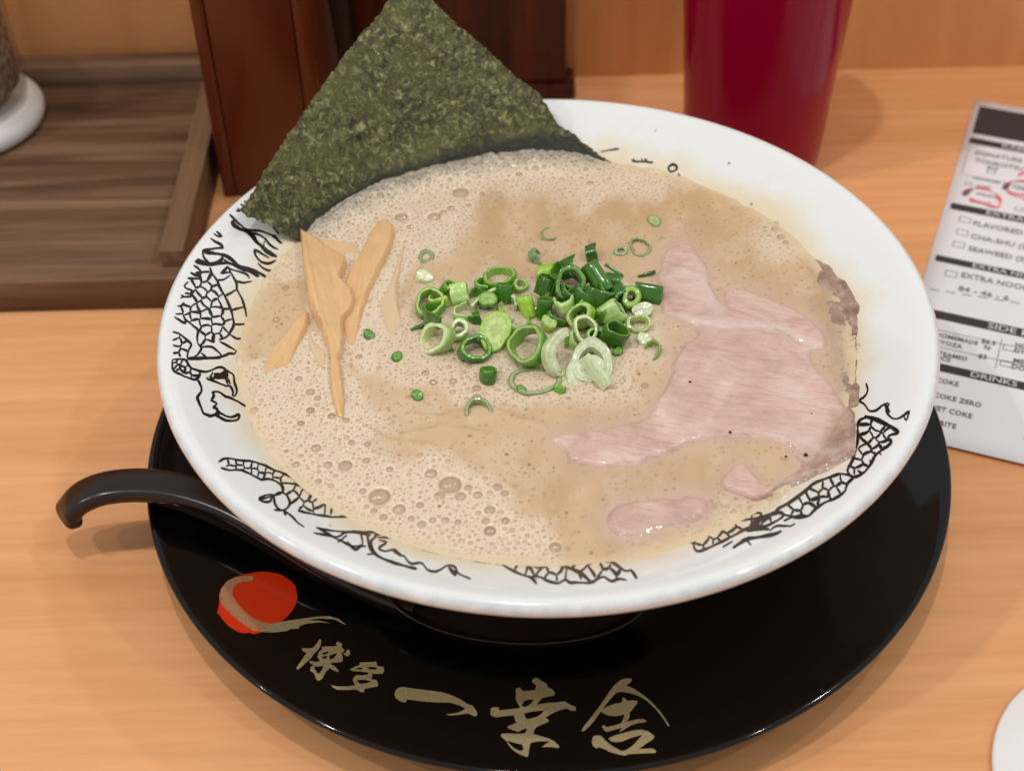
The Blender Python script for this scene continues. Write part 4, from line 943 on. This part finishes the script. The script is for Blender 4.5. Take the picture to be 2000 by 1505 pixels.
seam3 = zp(crop([(640, 250), (720, 215), (800, 240), (840, 300), (870, 400)], *Y4))
seam4 = zp(crop([(1110, 960), (1180, 930), (1290, 980), (1380, 1060), (1460, 1040)], *Y4))
def main_h(x, y, sd):
    Q = np.stack([x, y], 1); h = pork_h(1.35, 2.2)(x, y, sd)
    for s, w, d in ((seam, 1.5, .8), (seam2, 1.0, .75), (seam3, 1.2, -.3)): h -= d * np.exp(-(seg_dist(s, Q, False) / w) ** 2)
    return h
pm, Vp, sp_ = slab('pork_slice', [pork_main], main_h, M['pork'], .75)
brown_attr(pm, Vp, sp_)
Qp = Vp[:, :2]
fat = np.clip(.85 * np.exp(-(seg_dist(seam, Qp, False) / 2.2) ** 2) + .6 * np.exp(-(seg_dist(seam3, Qp, False) / 2.6) ** 2) + .5 * np.exp(-(seg_dist(seam4, Qp, False) / 2.4) ** 2), 0, .8) * (.5 + .8 * fbm(Qp[:, 0] / 3, Qp[:, 1] / 3, 17))
at = pm.data.attributes.new('Fat', 'FLOAT', 'POINT'); at.data.foreach_set('value', fat.astype(np.float32))
tag(pm, 'large pink slice of roast pork lying in the broth beside the scallions', 'pork')
fl, Vf, sf = slab('torn_flap', [pork_flap], pork_h(1.7, 1.6, 8, .8), M['pork'], .7, parent=pm); brown_attr(fl, Vf, sf)
lo_, Vl, sl_ = slab('pork_slice', [pork_low], pork_h(1.15, 3.4, 12, .9), M['pork'], .8); brown_attr(lo_, Vl, sl_, .6)
tag(lo_, 'pale pink pork slice mostly sunk in the broth near the front rim', 'pork')
pe, Ve, se = slab('pork_slice', [pork_edge], pork_h(.1, 3.0, 15, 3.4), M['porkdark'], .7); brown_attr(pe, Ve, se, 1.2)
tag(pe, 'browned ragged edge of a pork slice against the bowl wall', 'pork')

# peppercorn specks on the meat
for (x, y, r) in ((445, 100, 1.0), (683, 395, .85), (1130, 530, 1.2), (1012, 540, .8), (1165, 285, .5)):
    q = zp([(1200 + x / 3.0303, 720 + y / 3.0303)])[0]
    bmv = bmesh.new(); bmesh.ops.create_icosphere(bmv, subdivisions=2, radius=r * .5 * MM)
    for v in bmv.verts: v.co *= 1 + .25 * (random.random() - .5)
    o = bm_obj('pepper_speck', bmv, M['dragon'], pm); o.location = (q[0] * MM, q[1] * MM, (SZ + 1.35) * MM)

# ------------------------------------------------------------------ sheet of seaweed standing at the back
def on_cone(px, R0=91.4, z0=60.5, k=.66):
    d = rays(px); a = np.full(len(d), 330.0); b = np.full(len(d), 760.0)
    for _ in range(50):
        m_ = (a + b) / 2; Q = CAM + m_[:, None] * d
        out = np.hypot(Q[:, 0], Q[:, 1]) > R0 + k * (Q[:, 2] - z0)
        # only beyond the axis
        far = out & ((Q[:, 1] > 20) | (Q[:, 2] < z0 - 25)); b = np.where(far, m_, b); a = np.where(far, a, m_)
    return CAM + a[:, None] * d
nori_px = [(470, 410), (480, 400), (493, 378), (516, 338), (554, 281), (592, 224), (622, 179), (653, 137), (698, 76), (733, 38), (759, 2), (780, -32), (800, -48), (816, -30), (843, 0), (885, 42), (920, 72), (953, 99), (1010, 152), (1040, 172), (1056, 186), (1078, 220), (1094, 247), (1120, 262), (1143, 281), (1174, 304), (1208, 330),
           (1160, 350), (1000, 345), (850, 352), (750, 388), (650, 446), (592, 476), (566, 462), (540, 446), (500, 426), (482, 420)]
npx = resample(nori_px, 5, True)
jit = np.where(npx[:, 1:2] < 440, 1.0, .3); npx = npx + (rng.random(npx.shape) - .5) * 4.2 * jit
vv, tri = cdt(npx, (), 7)
A_ = on_cone(vv)
nr = np.stack([-A_[:, 0], -A_[:, 1], np.full(len(A_), .66 * 95)], 1); nr /= np.linalg.norm(nr, axis=1)[:, None]
wav = (fbm(vv[:, 0] / 130, vv[:, 1] / 130, 101) - .5) * 3.4 * sstep(61, 74, A_[:, 2]) + (fbm(vv[:, 0] / 16, vv[:, 1] / 16, 103) - .5) * .7
T_ = A_ + nr * wav[:, None]; B_ = T_ - nr * .32
n = len(vv); Fs = [tuple(t[::-1]) for t in tri] + [tuple(t + n) for t in tri]
ed = {}
for t in tri:
    for p, q in ((t[0], t[1]), (t[1], t[2]), (t[2], t[0])): ed[(p, q)] = 1
Fs += [(p, q, q + n, p + n) for (p, q) in ed if (q, p) not in ed]
wl = np.array([(540, 470), (560, 440), (640, 388), (740, 330), (850, 297), (950, 264), (1050, 248), (1110, 252), (1160, 285), (1240, 340)], float)
wy = np.interp(vv[:, 0], wl[:, 0], wl[:, 1]); wet = sstep(-4, 22, vv[:, 1] - wy + 16 * (fbm(vv[:, 0] / 20, vv[:, 1] / 20, 107) - .5))
wet *= sstep(555, 600, vv[:, 0])
nm_ = mat('dried seaweed', (.09, .10, .03), .4, .5, coat=.1); t = NT(nm_)
v = t.coords(); a1 = t.noise(v, 420, 5, .7, .8); a2 = t.noise(v, 1300, 4, .7, .5); a3 = t.noise(v, 70, 3, .6)
c = t.ramp(a1, [(.36, (.013, .013, .007)), (.46, (.060, .056, .018)), (.55, (.125, .115, .038)), (.66, (.36, .34, .16))])
c = t.mix(.55, c, t.ramp(a2, [(.3, (.35, .34, .32)), (.5, (1, 1, 1)), (.72, (1.7, 1.7, 1.6))]), 'MULTIPLY')
c = t.mix(t.ramp(a3, [(.42, (0, 0, 0)), (.7, (.55, .55, .55))]), c, (.125, .125, .024))
c = t.mix(t.math('MULTIPLY', t.attr('Wet', 'Fac'), .9), c, (.017, .018, .012))
t.base(c); nb = t.bump(a1, .9, .0011); t.normal(t.bump(a2, .6, .0005, nb)); t.rough(t.math('MULTIPLY_ADD', t.attr('Wet', 'Fac'), -.3, .52))
nori = mesh_obj('seaweed_sheet', np.vstack([T_, B_]), Fs, nm_)
at = nori.data.attributes.new('Wet', 'FLOAT', 'POINT'); at.data.foreach_set('value', np.r_[wet, wet].astype(np.float32))
auto_smooth(nori, 80)
tag(nori, 'dark green square seaweed sheet standing up out of the soup', 'seaweed')

# ------------------------------------------------------------------ bamboo shoot strips
def mk_menma(name, ang, pale=0.0):
    b0, b1, b2 = (.60, .355, .15), (.695, .445, .215), (.76, .53, .30)
    mixp = lambda c, k=pale: tuple(x * (1 - k) + y * k for x, y in zip(c, (.66, .50, .335)))
    m = mat(name, mixp(b1), .26, .5, coat=.4, coat_rough=.1, sss=.5, sss_r=(1, .6, .3), sss_scale=.002); t = NT(m)
    f = t.noise(t.coords((120, 1100, 900), (0, 0, ang)), 1, 4, .6, .5); g = t.noise(t.coords(), 110, 3, .6)
    c = t.ramp(f, [(.3, mixp(b0)), (.5, mixp(b1)), (.7, mixp(b2))]); c = t.mix(.5, c, t.ramp(g, [(.3, mixp(b0)), (.55, mixp(b1)), (.8, mixp(b2))])); c = t.mix(.35, c, mixp(b1))
    t.base(c); t.normal(t.bump(f, .16, .0004)); return m
YM = (460, 400, 3.273)
def strip(px, ends, lift, edge, label, pale=0.0, amp=1.0, twist=0.0, parts=()):
    poly = crop(px, *YM); e = zp(crop(ends, *YM)); d = e[1] - e[0]; L_ = np.linalg.norm(d); d /= L_; nrm = np.array([-d[1], d[0]])
    ang = -math.atan2(d[1], d[0])
    def h(x, y, sd):
        Q = np.stack([x, y], 1) - e[0]; s = (Q @ d) / L_; w = Q @ nrm
        lf = np.interp(s, np.linspace(0, 1, len(lift)), lift)
        lf = lf * 1.6
        return -.5 + (lf + .5) * sstep(-.25, .55 + edge * .35, sd) - .05 * np.minimum(sd, 3) + amp * (.5 * (fbm(Q @ d / 14, w / 4.5, 121) - .5)) + twist * w - .028 * np.minimum(w * w, 30) + .5 * np.exp(-((w + .8) / .7) ** 2) * (amp > 1.2)
    o, V_, s_ = slab('bamboo_strip', [poly], h, mk_menma('bamboo shoot', ang, pale), .7, depth=1.5, rag=.9, zref=.75 * 1.45 * float(np.mean(lift)))
    return tag(o, label, 'bamboo shoot', 'bamboo shoot strips in the soup')
strip([(1078, 205), (1100, 225), (1068, 420), (1045, 600), (1095, 790), (940, 815), (905, 620), (975, 500), (1020, 340)], [(1085, 210), (1000, 800)], [.5, .8, .9, .7, .3], 3.0, 'pale bamboo strip almost sunk under the foam beside the scallions', .8, .6)
strip([(490, 190), (560, 212), (660, 222), (800, 250), (800, 330), (720, 420), (620, 400), (520, 300)], [(500, 200), (790, 300)], [.8, .9, .8, .3], 2.4, 'flat bamboo piece half sunk behind the folded bamboo piece', .35)
strip([(440, 870), (485, 800), (520, 880), (590, 940), (598, 1090), (545, 1105), (490, 980)], [(485, 810), (570, 1100)], [.3, .5, .4, .2], 2.6, 'short pale bamboo bit under the foam beneath the folded bamboo piece', .75, .6)
strip([(880, 135), (925, 98), (965, 92), (1010, 125), (1022, 195), (985, 300), (915, 440), (845, 590), (800, 740), (772, 890), (730, 905), (690, 860), (660, 690), (700, 450), (790, 300)], [(960, 100), (740, 900)], [1.4, 1.9, 1.9, 1.5, 1.0, .3], 2.0, 'straight round ended bamboo strip leaning beside the folded bamboo piece')
strip([(445, 672), (470, 700), (466, 765), (420, 860), (352, 1010), (312, 1078), (232, 1088), (168, 1072), (156, 1022), (212, 930), (322, 800)], [(460, 690), (200, 1070)], [1.6, 1.7, 1.3, .9, .25], 2.0, 'short bamboo strip slanting towards the clawed dragon drawing')
strip([(412, 180), (440, 178), (500, 205), (560, 250), (640, 300), (715, 345), (700, 400), (680, 470), (738, 528), (765, 600), (742, 670), (690, 720), (697, 840), (690, 910), (664, 960), (676, 1010), (694, 1130), (704, 1290), (692, 1326), (650, 1326), (622, 1260), (602, 1100), (592, 950), (560, 835), (512, 722), (470, 640), (432, 430)], [(430, 180), (680, 1320)], [2.6, 3.2, 3.6, 3.4, 2.8, 2.2, 1.6, .7], 1.0, 'large folded bamboo shoot piece tapering to a point in the foam', 0, 1.5, -.05)

# ------------------------------------------------------------------ chopped scallions
def mk_scal():
    m = mat('scallion', (.2, .4, .1), .2, .5, coat=.35, coat_rough=.08, sss=.35, sss_r=(.6, 1, .3), sss_scale=.002); t = NT(m)
    c = t.attr('Col'); n_ = t.noise(t.coords(), 900, 3, .6); c = t.mix(.5, c, t.ramp(n_, [(.35, (.72, .76, .6)), (.6, (1.12, 1.1, 1.1))]), 'MULTIPLY')
    t.base(c); t.normal(t.bump(n_, .12, .0003)); return m
M['scallion'] = mk_scal()
KIND = {'dark': ((.042, .145, .010), (.14, .33, .04), (.10, .27, .03)), 'mid': ((.15, .35, .03), (.37, .56, .14), (.27, .47, .08)), 'light': ((.34, .54, .06), (.52, .66, .24), (.44, .60, .16)),
        'pale': ((.42, .58, .20), (.60, .70, .38), (.55, .66, .32)), 'white': ((.62, .70, .44), (.70, .75, .52), (.64, .70, .46)), 'sunk': ((.20, .30, .14), (.36, .40, .20), (.30, .36, .18))}
LAND = ((712, 648, 'the solid pale green disc'), (1392, 915, 'the white slab'), (1205, 800, 'the white crescent'), (1215, 325, 'the topmost dark ring'), (1745, 388, 'the tube towards the pork'), (400, 540, 'the draped dark band'),
        (938, 742, 'the large tilted ring'), (1405, 290, 'the slanting glossy tube'), (1515, 668, 'the open ended tube'), (235, 285, 'the white root bit'))
def scallion(x, y, dz, r, wall, ln, axis, kind, arc=(0, 360), squash=1.0, label=None, spin=0.0):
    px = (760 + x / 3.448, 460 + y / 3.448)
    c = P1(px[0], px[1], SZ + max(dz, -.4) * .92)
    a = axis[0] * RT + axis[1] * UP - axis[2] * FW; a = a / np.linalg.norm(a)
    ref = UP if abs(a @ UP) < .9 else RT
    e1 = ref - (ref @ a) * a; e1 /= np.linalg.norm(e1); e2 = np.cross(a, e1)
    cs, sn = math.cos(spin), math.sin(spin); e1, e2 = e1 * cs + e2 * sn, e2 * cs - e1 * sn
    full = arc[1] - arc[0] >= 360; n = 40 if full else 26
    th = np.radians(np.linspace(arc[0], arc[1], n, endpoint=not full))
    k = rng.integers(1000)
    wall = min(r * .97, wall * 1.25); r = r * 1.08; ln = ln * .88; squash = squash * (.78 + .3 * rng.random())
    if wall > r * .75: wall = r * .996
    wob_ = 1 + .13 * np.sin(2 * th + rng.random() * 6) + .05 * np.sin(3 * th + rng.random() * 6) + .02 * np.sin(7 * th + rng.random() * 6)
    co, cc, ci = (np.array(q) * (.82 + .36 * rng.random()) for q in KIND[kind])
    V, Cc, Fs = [], [], []
    def pt(t_, rad, s): return c + e1 * math.cos(t_) * rad + e2 * math.sin(t_) * rad * squash + a * s
    def grid(rows, cols):
        b = len(V); nn = n
        for row, cl in zip(rows, cols):
            V.extend(row); Cc.extend([cl * (.9 + .2 * noise2(np.array([i * .9]), np.array([3.0]), int(k))[0]) for i in range(nn)])
        for i in range(len(rows) - 1):
            for j in range(nn if full else nn - 1):
                j2 = (j + 1) % nn; Fs.append((b + i * nn + j, b + i * nn + j2, b + (i + 1) * nn + j2, b + (i + 1) * nn + j))
    slant = (rng.random() - .5) * .5
    zt = lambda t_, s, q=1.0: s * ln / 2 + q * (slant * math.cos(t_) * r * .6 + .12 * math.sin(5 * t_ + k) + .08 * math.sin(11 * t_ + k))
    ri = max(r - wall, r * .004)
    if ri < r * .1: ci = cc * .95
    bv = min(.22, wall * .25)
    out = [[pt(t_, r * w_ * (1 - (bv / r if s in (-1, 1) else 0)) * (1 + .03 * math.sin(3 * s)), zt(t_, s)) for t_, w_ in zip(th, wob_)] for s in (-1, -.9, -.4, 0, .4, .9, 1)]
    grid(out, [co] * 7)
    for s in (1, -1):
        radii = np.linspace(r - bv, ri + bv * .5, 5)
        rows = [[pt(t_, q_ * w_, zt(t_, s, q_ / r) + s * (.10 if 0 < i < 4 and wall < r * .6 else 0) * (1 if i % 2 else .2)) for t_, w_ in zip(th, wob_)] for i, q_ in enumerate(radii)]
        cols = [co * .6 + cc * .4, cc * .9, cc * 1.12, cc * .86, ci]
        if s < 0: rows = rows[::-1]; cols = cols[::-1]
        grid(rows, cols)
    inn = [[pt(t_, ri * w_, zt(t_, s, ri / r)) for t_, w_ in zip(th, wob_)] for s in (1, .5, 0, -.5, -1)]
    grid(inn, [ci] * 5)
    if not full:
        for e in (0, n - 1):
            b = len(V); q = [out[0][e], out[-1][e], inn[0][e], inn[-1][e]]; V.extend(q); Cc.extend([cc] * 4); Fs.append((b, b + 1, b + 2, b + 3))
    o = mesh_obj('scallion_ring' if full else 'scallion_slice', V, Fs, M['scallion']); auto_smooth(o, 55); set_color(o, 'Col', np.clip(np.array(Cc), 0, .85))
    names = {'dark': 'dark green', 'mid': 'bright green', 'light': 'yellow green', 'pale': 'pale green', 'white': 'white', 'sunk': 'murky green'}
    lb = label
    if lb is None:
        lm_ = min(LAND, key=lambda q: (q[0] - x) ** 2 + (q[1] - y) ** 2)[2]
        shape = ('long scallion tube' if ln > 1.9 * r else 'solid scallion bit' if wall > r * .75 else 'scallion ring') if full else 'curved scallion sliver'
        where = 'half sunk in the broth near' if kind == 'sunk' or dz < .5 else 'lying low beside' if dz < 2.5 else 'in the pile beside'
        lb = f'{names[kind]} {shape} {where} {lm_}'
    tag(o, lb, 'scallion', 'chopped scallions on the soup')
    return o
S = scallion
for fx, fy, fz, fr_, fl_, fk, fa in ((330, 560, .8, 3.4, 4, 'mid', (0, 200)), (520, 520, 1.0, 3.2, 4, 'pale', (0, 220)), (620, 560, .6, 3.0, 5, 'dark', (40, 220)), (860, 620, .8, 3.2, 4, 'pale', (0, 190)), (1000, 560, .8, 3.0, 4, 'mid', (0, 180)), (1130, 560, 1.5, 3.2, 5, 'dark', (60, 260)),
        (1250, 480, 3.0, 3.0, 6, 'dark', (0, 200)), (1340, 500, 3.2, 2.8, 6, 'mid', (0, 220)), (1440, 450, 3.4, 3.0, 6, 'dark', (100, 300)), (1440, 600, 1.6, 3.0, 4, 'mid', (0, 200)), (1560, 600, 1.0, 3.0, 4, 'pale', (0, 210)), (1600, 520, 1.4, 2.6, 5, 'dark', (0, 180)), (1250, 720, 1.2, 3.0, 4, 'pale', (0, 200)), (1120, 900, .6, 3.0, 4, 'pale', (60, 240)), (440, 720, .8, 2.8, 4, 'mid', (0, 200)), (800, 480, .8, 2.8, 4, 'light', (0, 200)), (1150, 270, 5.2, 3.2, 6, 'dark', (0, 200)), (1290, 250, 5.4, 3.0, 6, 'dark', (60, 260)), (1330, 360, 5.0, 3.4, 6, 'dark', (100, 300)), (1460, 380, 4.6, 3.2, 6, 'dark', (0, 220)), (1200, 400, 4.4, 3.0, 6, 'dark', (30, 230)), (1140, 400, 4.0, 3.0, 6, 'dark', (200, 400)), (1430, 520, 3.0, 3.0, 5, 'mid', (100, 300)), (1350, 560, 2.4, 3.0, 5, 'dark', (0, 200)), (340, 430, 1.8, 3.0, 4, 'light', (60, 260)), (640, 340, 1.6, 3.0, 4, 'mid', (0, 200))):
    S(fx, fy, fz, fr_, .7, fl_, (rng.random() - .5, .3 + .6 * rng.random(), .3 + .5 * rng.random()), fk, fa)
S(1690, 85, 0, 3.6, .6, 2, (0, .6, .8), 'sunk'); S(1560, 110, 0, 2, 1, 2, (0, .5, .8), 'sunk'); S(995, 160, -.2, 3, .6, 3, (.8, .5, .3), 'sunk'); S(600, 1212, -.4, 4.4, .9, 2.4, (.1, .5, .85), 'sunk'); S(980, 985, -.1, 6, 1, 1.9, (0, .65, .75), 'sunk'); S(1786, -93, -.3, 3.0, 2.8, 1.6, (0, .65, .76), 'sunk', (0, 360), .6)
S(1100, -10, -.3, 3.6, .5, 1.4, (0, .7, .7), 'sunk', (0, 200)); S(250, 150, -.3, 2.6, 1.2, 1.5, (0, .65, .76), 'sunk')
S(1370, 125, 1.0, 3, .4, 4, (1, .3, .2), 'dark', (0, 170)); S(50, 820, .3, 1.7, 1.5, 2, (.3, .5, .8), 'dark'); S(-138, 672, .3, 1.6, 1.3, 2, (.2, .5, .8), 'dark'); S(190, 1080, .1, 1.6, 1.4, 1.5, (0, .6, .8), 'dark'); S(890, 1040, .3, 1.2, 1, 2, (0, .6, .8), 'dark'); S(1150, 1040, .4, 1.5, .8, 3, (.1, 1, .2), 'mid'); S(1540, 785, .4, 1.6, 1.4, 2, (0, .5, .8), 'dark')
S(235, 285, .45, 2.5, 2.3, 3, (.3, .6, .7), 'white', label='white scallion root bit lying alone beside the sunk bamboo strip'); S(190, 620, .7, .6, .5, 5, (.9, .4, 0), 'dark'); S(1510, 230, 2.4, .5, .42, 7, (.85, -.55, 0), 'dark'); S(1735, 260, .8, .5, .42, 6.5, (.95, .3, 0), 'dark')
S(1770, 785, .55, 3.2, .6, 2, (-.3, .5, .8), 'mid', (200, 420)); S(1715, 700, .8, 2, 1.8, 2, (.3, .3, .9), 'white'); S(410, 910, .6, 5.2, .9, 4, (.4, .9, .2), 'light', (200, 300)); S(1680, 600, 1.4, 3.0, .7, 3, (.1, .4, .9), 'pale')
S(275, 465, 2.2, 4.6, 1, 4, (0, .6, .8), 'mid'); S(740, 292, 1.8, 4.8, 1, 3.4, (0, .8, .6), 'mid'); S(475, 395, 2.6, 3.0, 1, 6, (1, .2, .1), 'pale'); S(400, 352, 3.8, 2.4, .7, 3.6, (.5, .6, .6), 'mid'); S(585, 408, 2.6, 3, .5, 4, (.4, .8, .4), 'dark', (160, 360)); S(775, 385, 3.0, 2.3, .6, 6.2, (.1, 1, .3), 'dark'); S(665, 435, 3.2, 2.6, 2.4, 3, (0, .4, .9), 'mid')
S(880, 345, 1.0, 2.4, .8, 3, (.3, .7, .6), 'light'); S(925, 478, 2.2, 2.5, .8, 7.6, (-.4, 1, .2), 'light'); S(700, 520, 1.8, 8.6, 1.2, 2, (0, .68, .73), 'pale', (-75, 75)); S(1075, 592, 2.6, 2.2, 2, 3, (.2, .5, .8), 'light')
S(320, 695, 2.6, 5.4, 1.5, 4, (-.7, .2, .7), 'pale'); S(468, 635, 3.4, 3.0, 1.2, 3.2, (.1, .4, .9), 'pale'); S(400, 540, 4.0, 7.2, .8, 4.6, (.08, 1, .34), 'dark', (110, 255), label='dark green curved scallion band draped over the pale rings'); S(578, 770, 2.2, 4.4, 1.1, 4.6, (.3, .4, .87), 'dark'); S(668, 940, 1.2, 2.6, .6, 4.6, (.1, 1, .3), 'dark')
S(712, 648, 4.4, 5.4, 5.0, 3.2, (.1, .35, .93), 'light', label='solid round pale green scallion disc facing up in the pile'); S(938, 742, 3.8, 6.3, 1.2, 4.6, (-.55, .4, .74), 'mid', label='large open bright green scallion ring tilted beside the white crescent')
S(1350, 890, 1.0, 8.0, 2.6, 3.0, (.05, .55, .83), 'white', (0, 360), .95, label='widest white scallion ring lying flat at the pile edge'); S(1345, 905, 1.3, 4.4, 2.6, 2.6, (.0, .55, .83), 'white'); S(1392, 915, 4.6, 2.1, 1.9, 12.5, (.62, -.78, .1), 'white', (0, 360), .35, label='white scallion slab lying across the widest white ring', spin=.4)
S(1205, 800, 3.6, 8.2, 2.4, 4.0, (.62, .1, .78), 'white', (18, 165), label='white scallion crescent standing on edge beside the green ring')
S(1400, 700, 2.0, 3.2, .8, 4, (.2, .5, .85), 'mid'); S(1208, 700, 2.6, 1.2, 1.0, 4.4, (.1, 1, .2), 'mid'); S(1065, 248, 2.6, 2.6, .8, 6.6, (1, .1, .2), 'light'); S(1590, 335, 3.0, 3.0, .7, 4, (.4, .7, .5), 'white', (0, 200))
S(1080, 340, 5.0, 4.2, .5, 6.4, (.3, .9, .3), 'dark', (60, 260)); S(1215, 215, 5.6, 3.2, .5, 6, (.8, .3, .5), 'dark', (0, 220)); S(1050, 485, 3.6, 2.4, .6, 6.4, (.1, 1, .4), 'dark'); S(1300, 430, 4.0, 3.6, .5, 7, (.5, .7, .4), 'dark', (20, 230)); S(1180, 452, 4.6, 3.8, .9, 4.4, (-.2, .9, .5), 'pale', (90, 290))
S(1380, 430, 5.0, 3.3, .5, 8, (.4, .8, .3), 'dark', (30, 250)); S(1520, 325, 5.0, 3.0, .5, 6, (.9, -.2, .4), 'dark', (20, 250)); S(1535, 400, 4.6, 2.4, .6, 5, (.5, -.6, .6), 'dark'); S(1745, 388, 2.4, 2.5, .6, 9.8, (1, -.2, .15), 'dark', label='long dark green scallion tube lying towards the pork'); S(1630, 420, 4.0, 2.9, 1.4, 4, (0, .25, .97), 'mid'); S(1705, 505, 2.0, 2.4, 2.2, 2.6, (0, .3, 1), 'white')
S(1500, 525, 3.2, 3.5, .8, 7, (.8, .5, .3), 'pale'); S(1290, 540, 5.0, 3.6, 1.0, 3.4, (-.55, .2, .82), 'light'); S(1318, 638, 4.4, 3.7, .9, 3, (.2, .4, .9), 'pale'); S(1515, 668, 4.0, 3.2, .7, 7, (.32, .62, .72), 'dark', label='dark green scallion tube with its open end up above the widest white ring')
S(1215, 325, 7.0, 4.7, 1.2, 4, (.1, .2, .97), 'dark', label='dark green scallion ring on top of the pile with its hole up'); S(1405, 290, 7.0, 2.6, .6, 12, (.5, -.82, .3), 'dark', label='glossy dark green scallion tube slanting over the top of the pile')
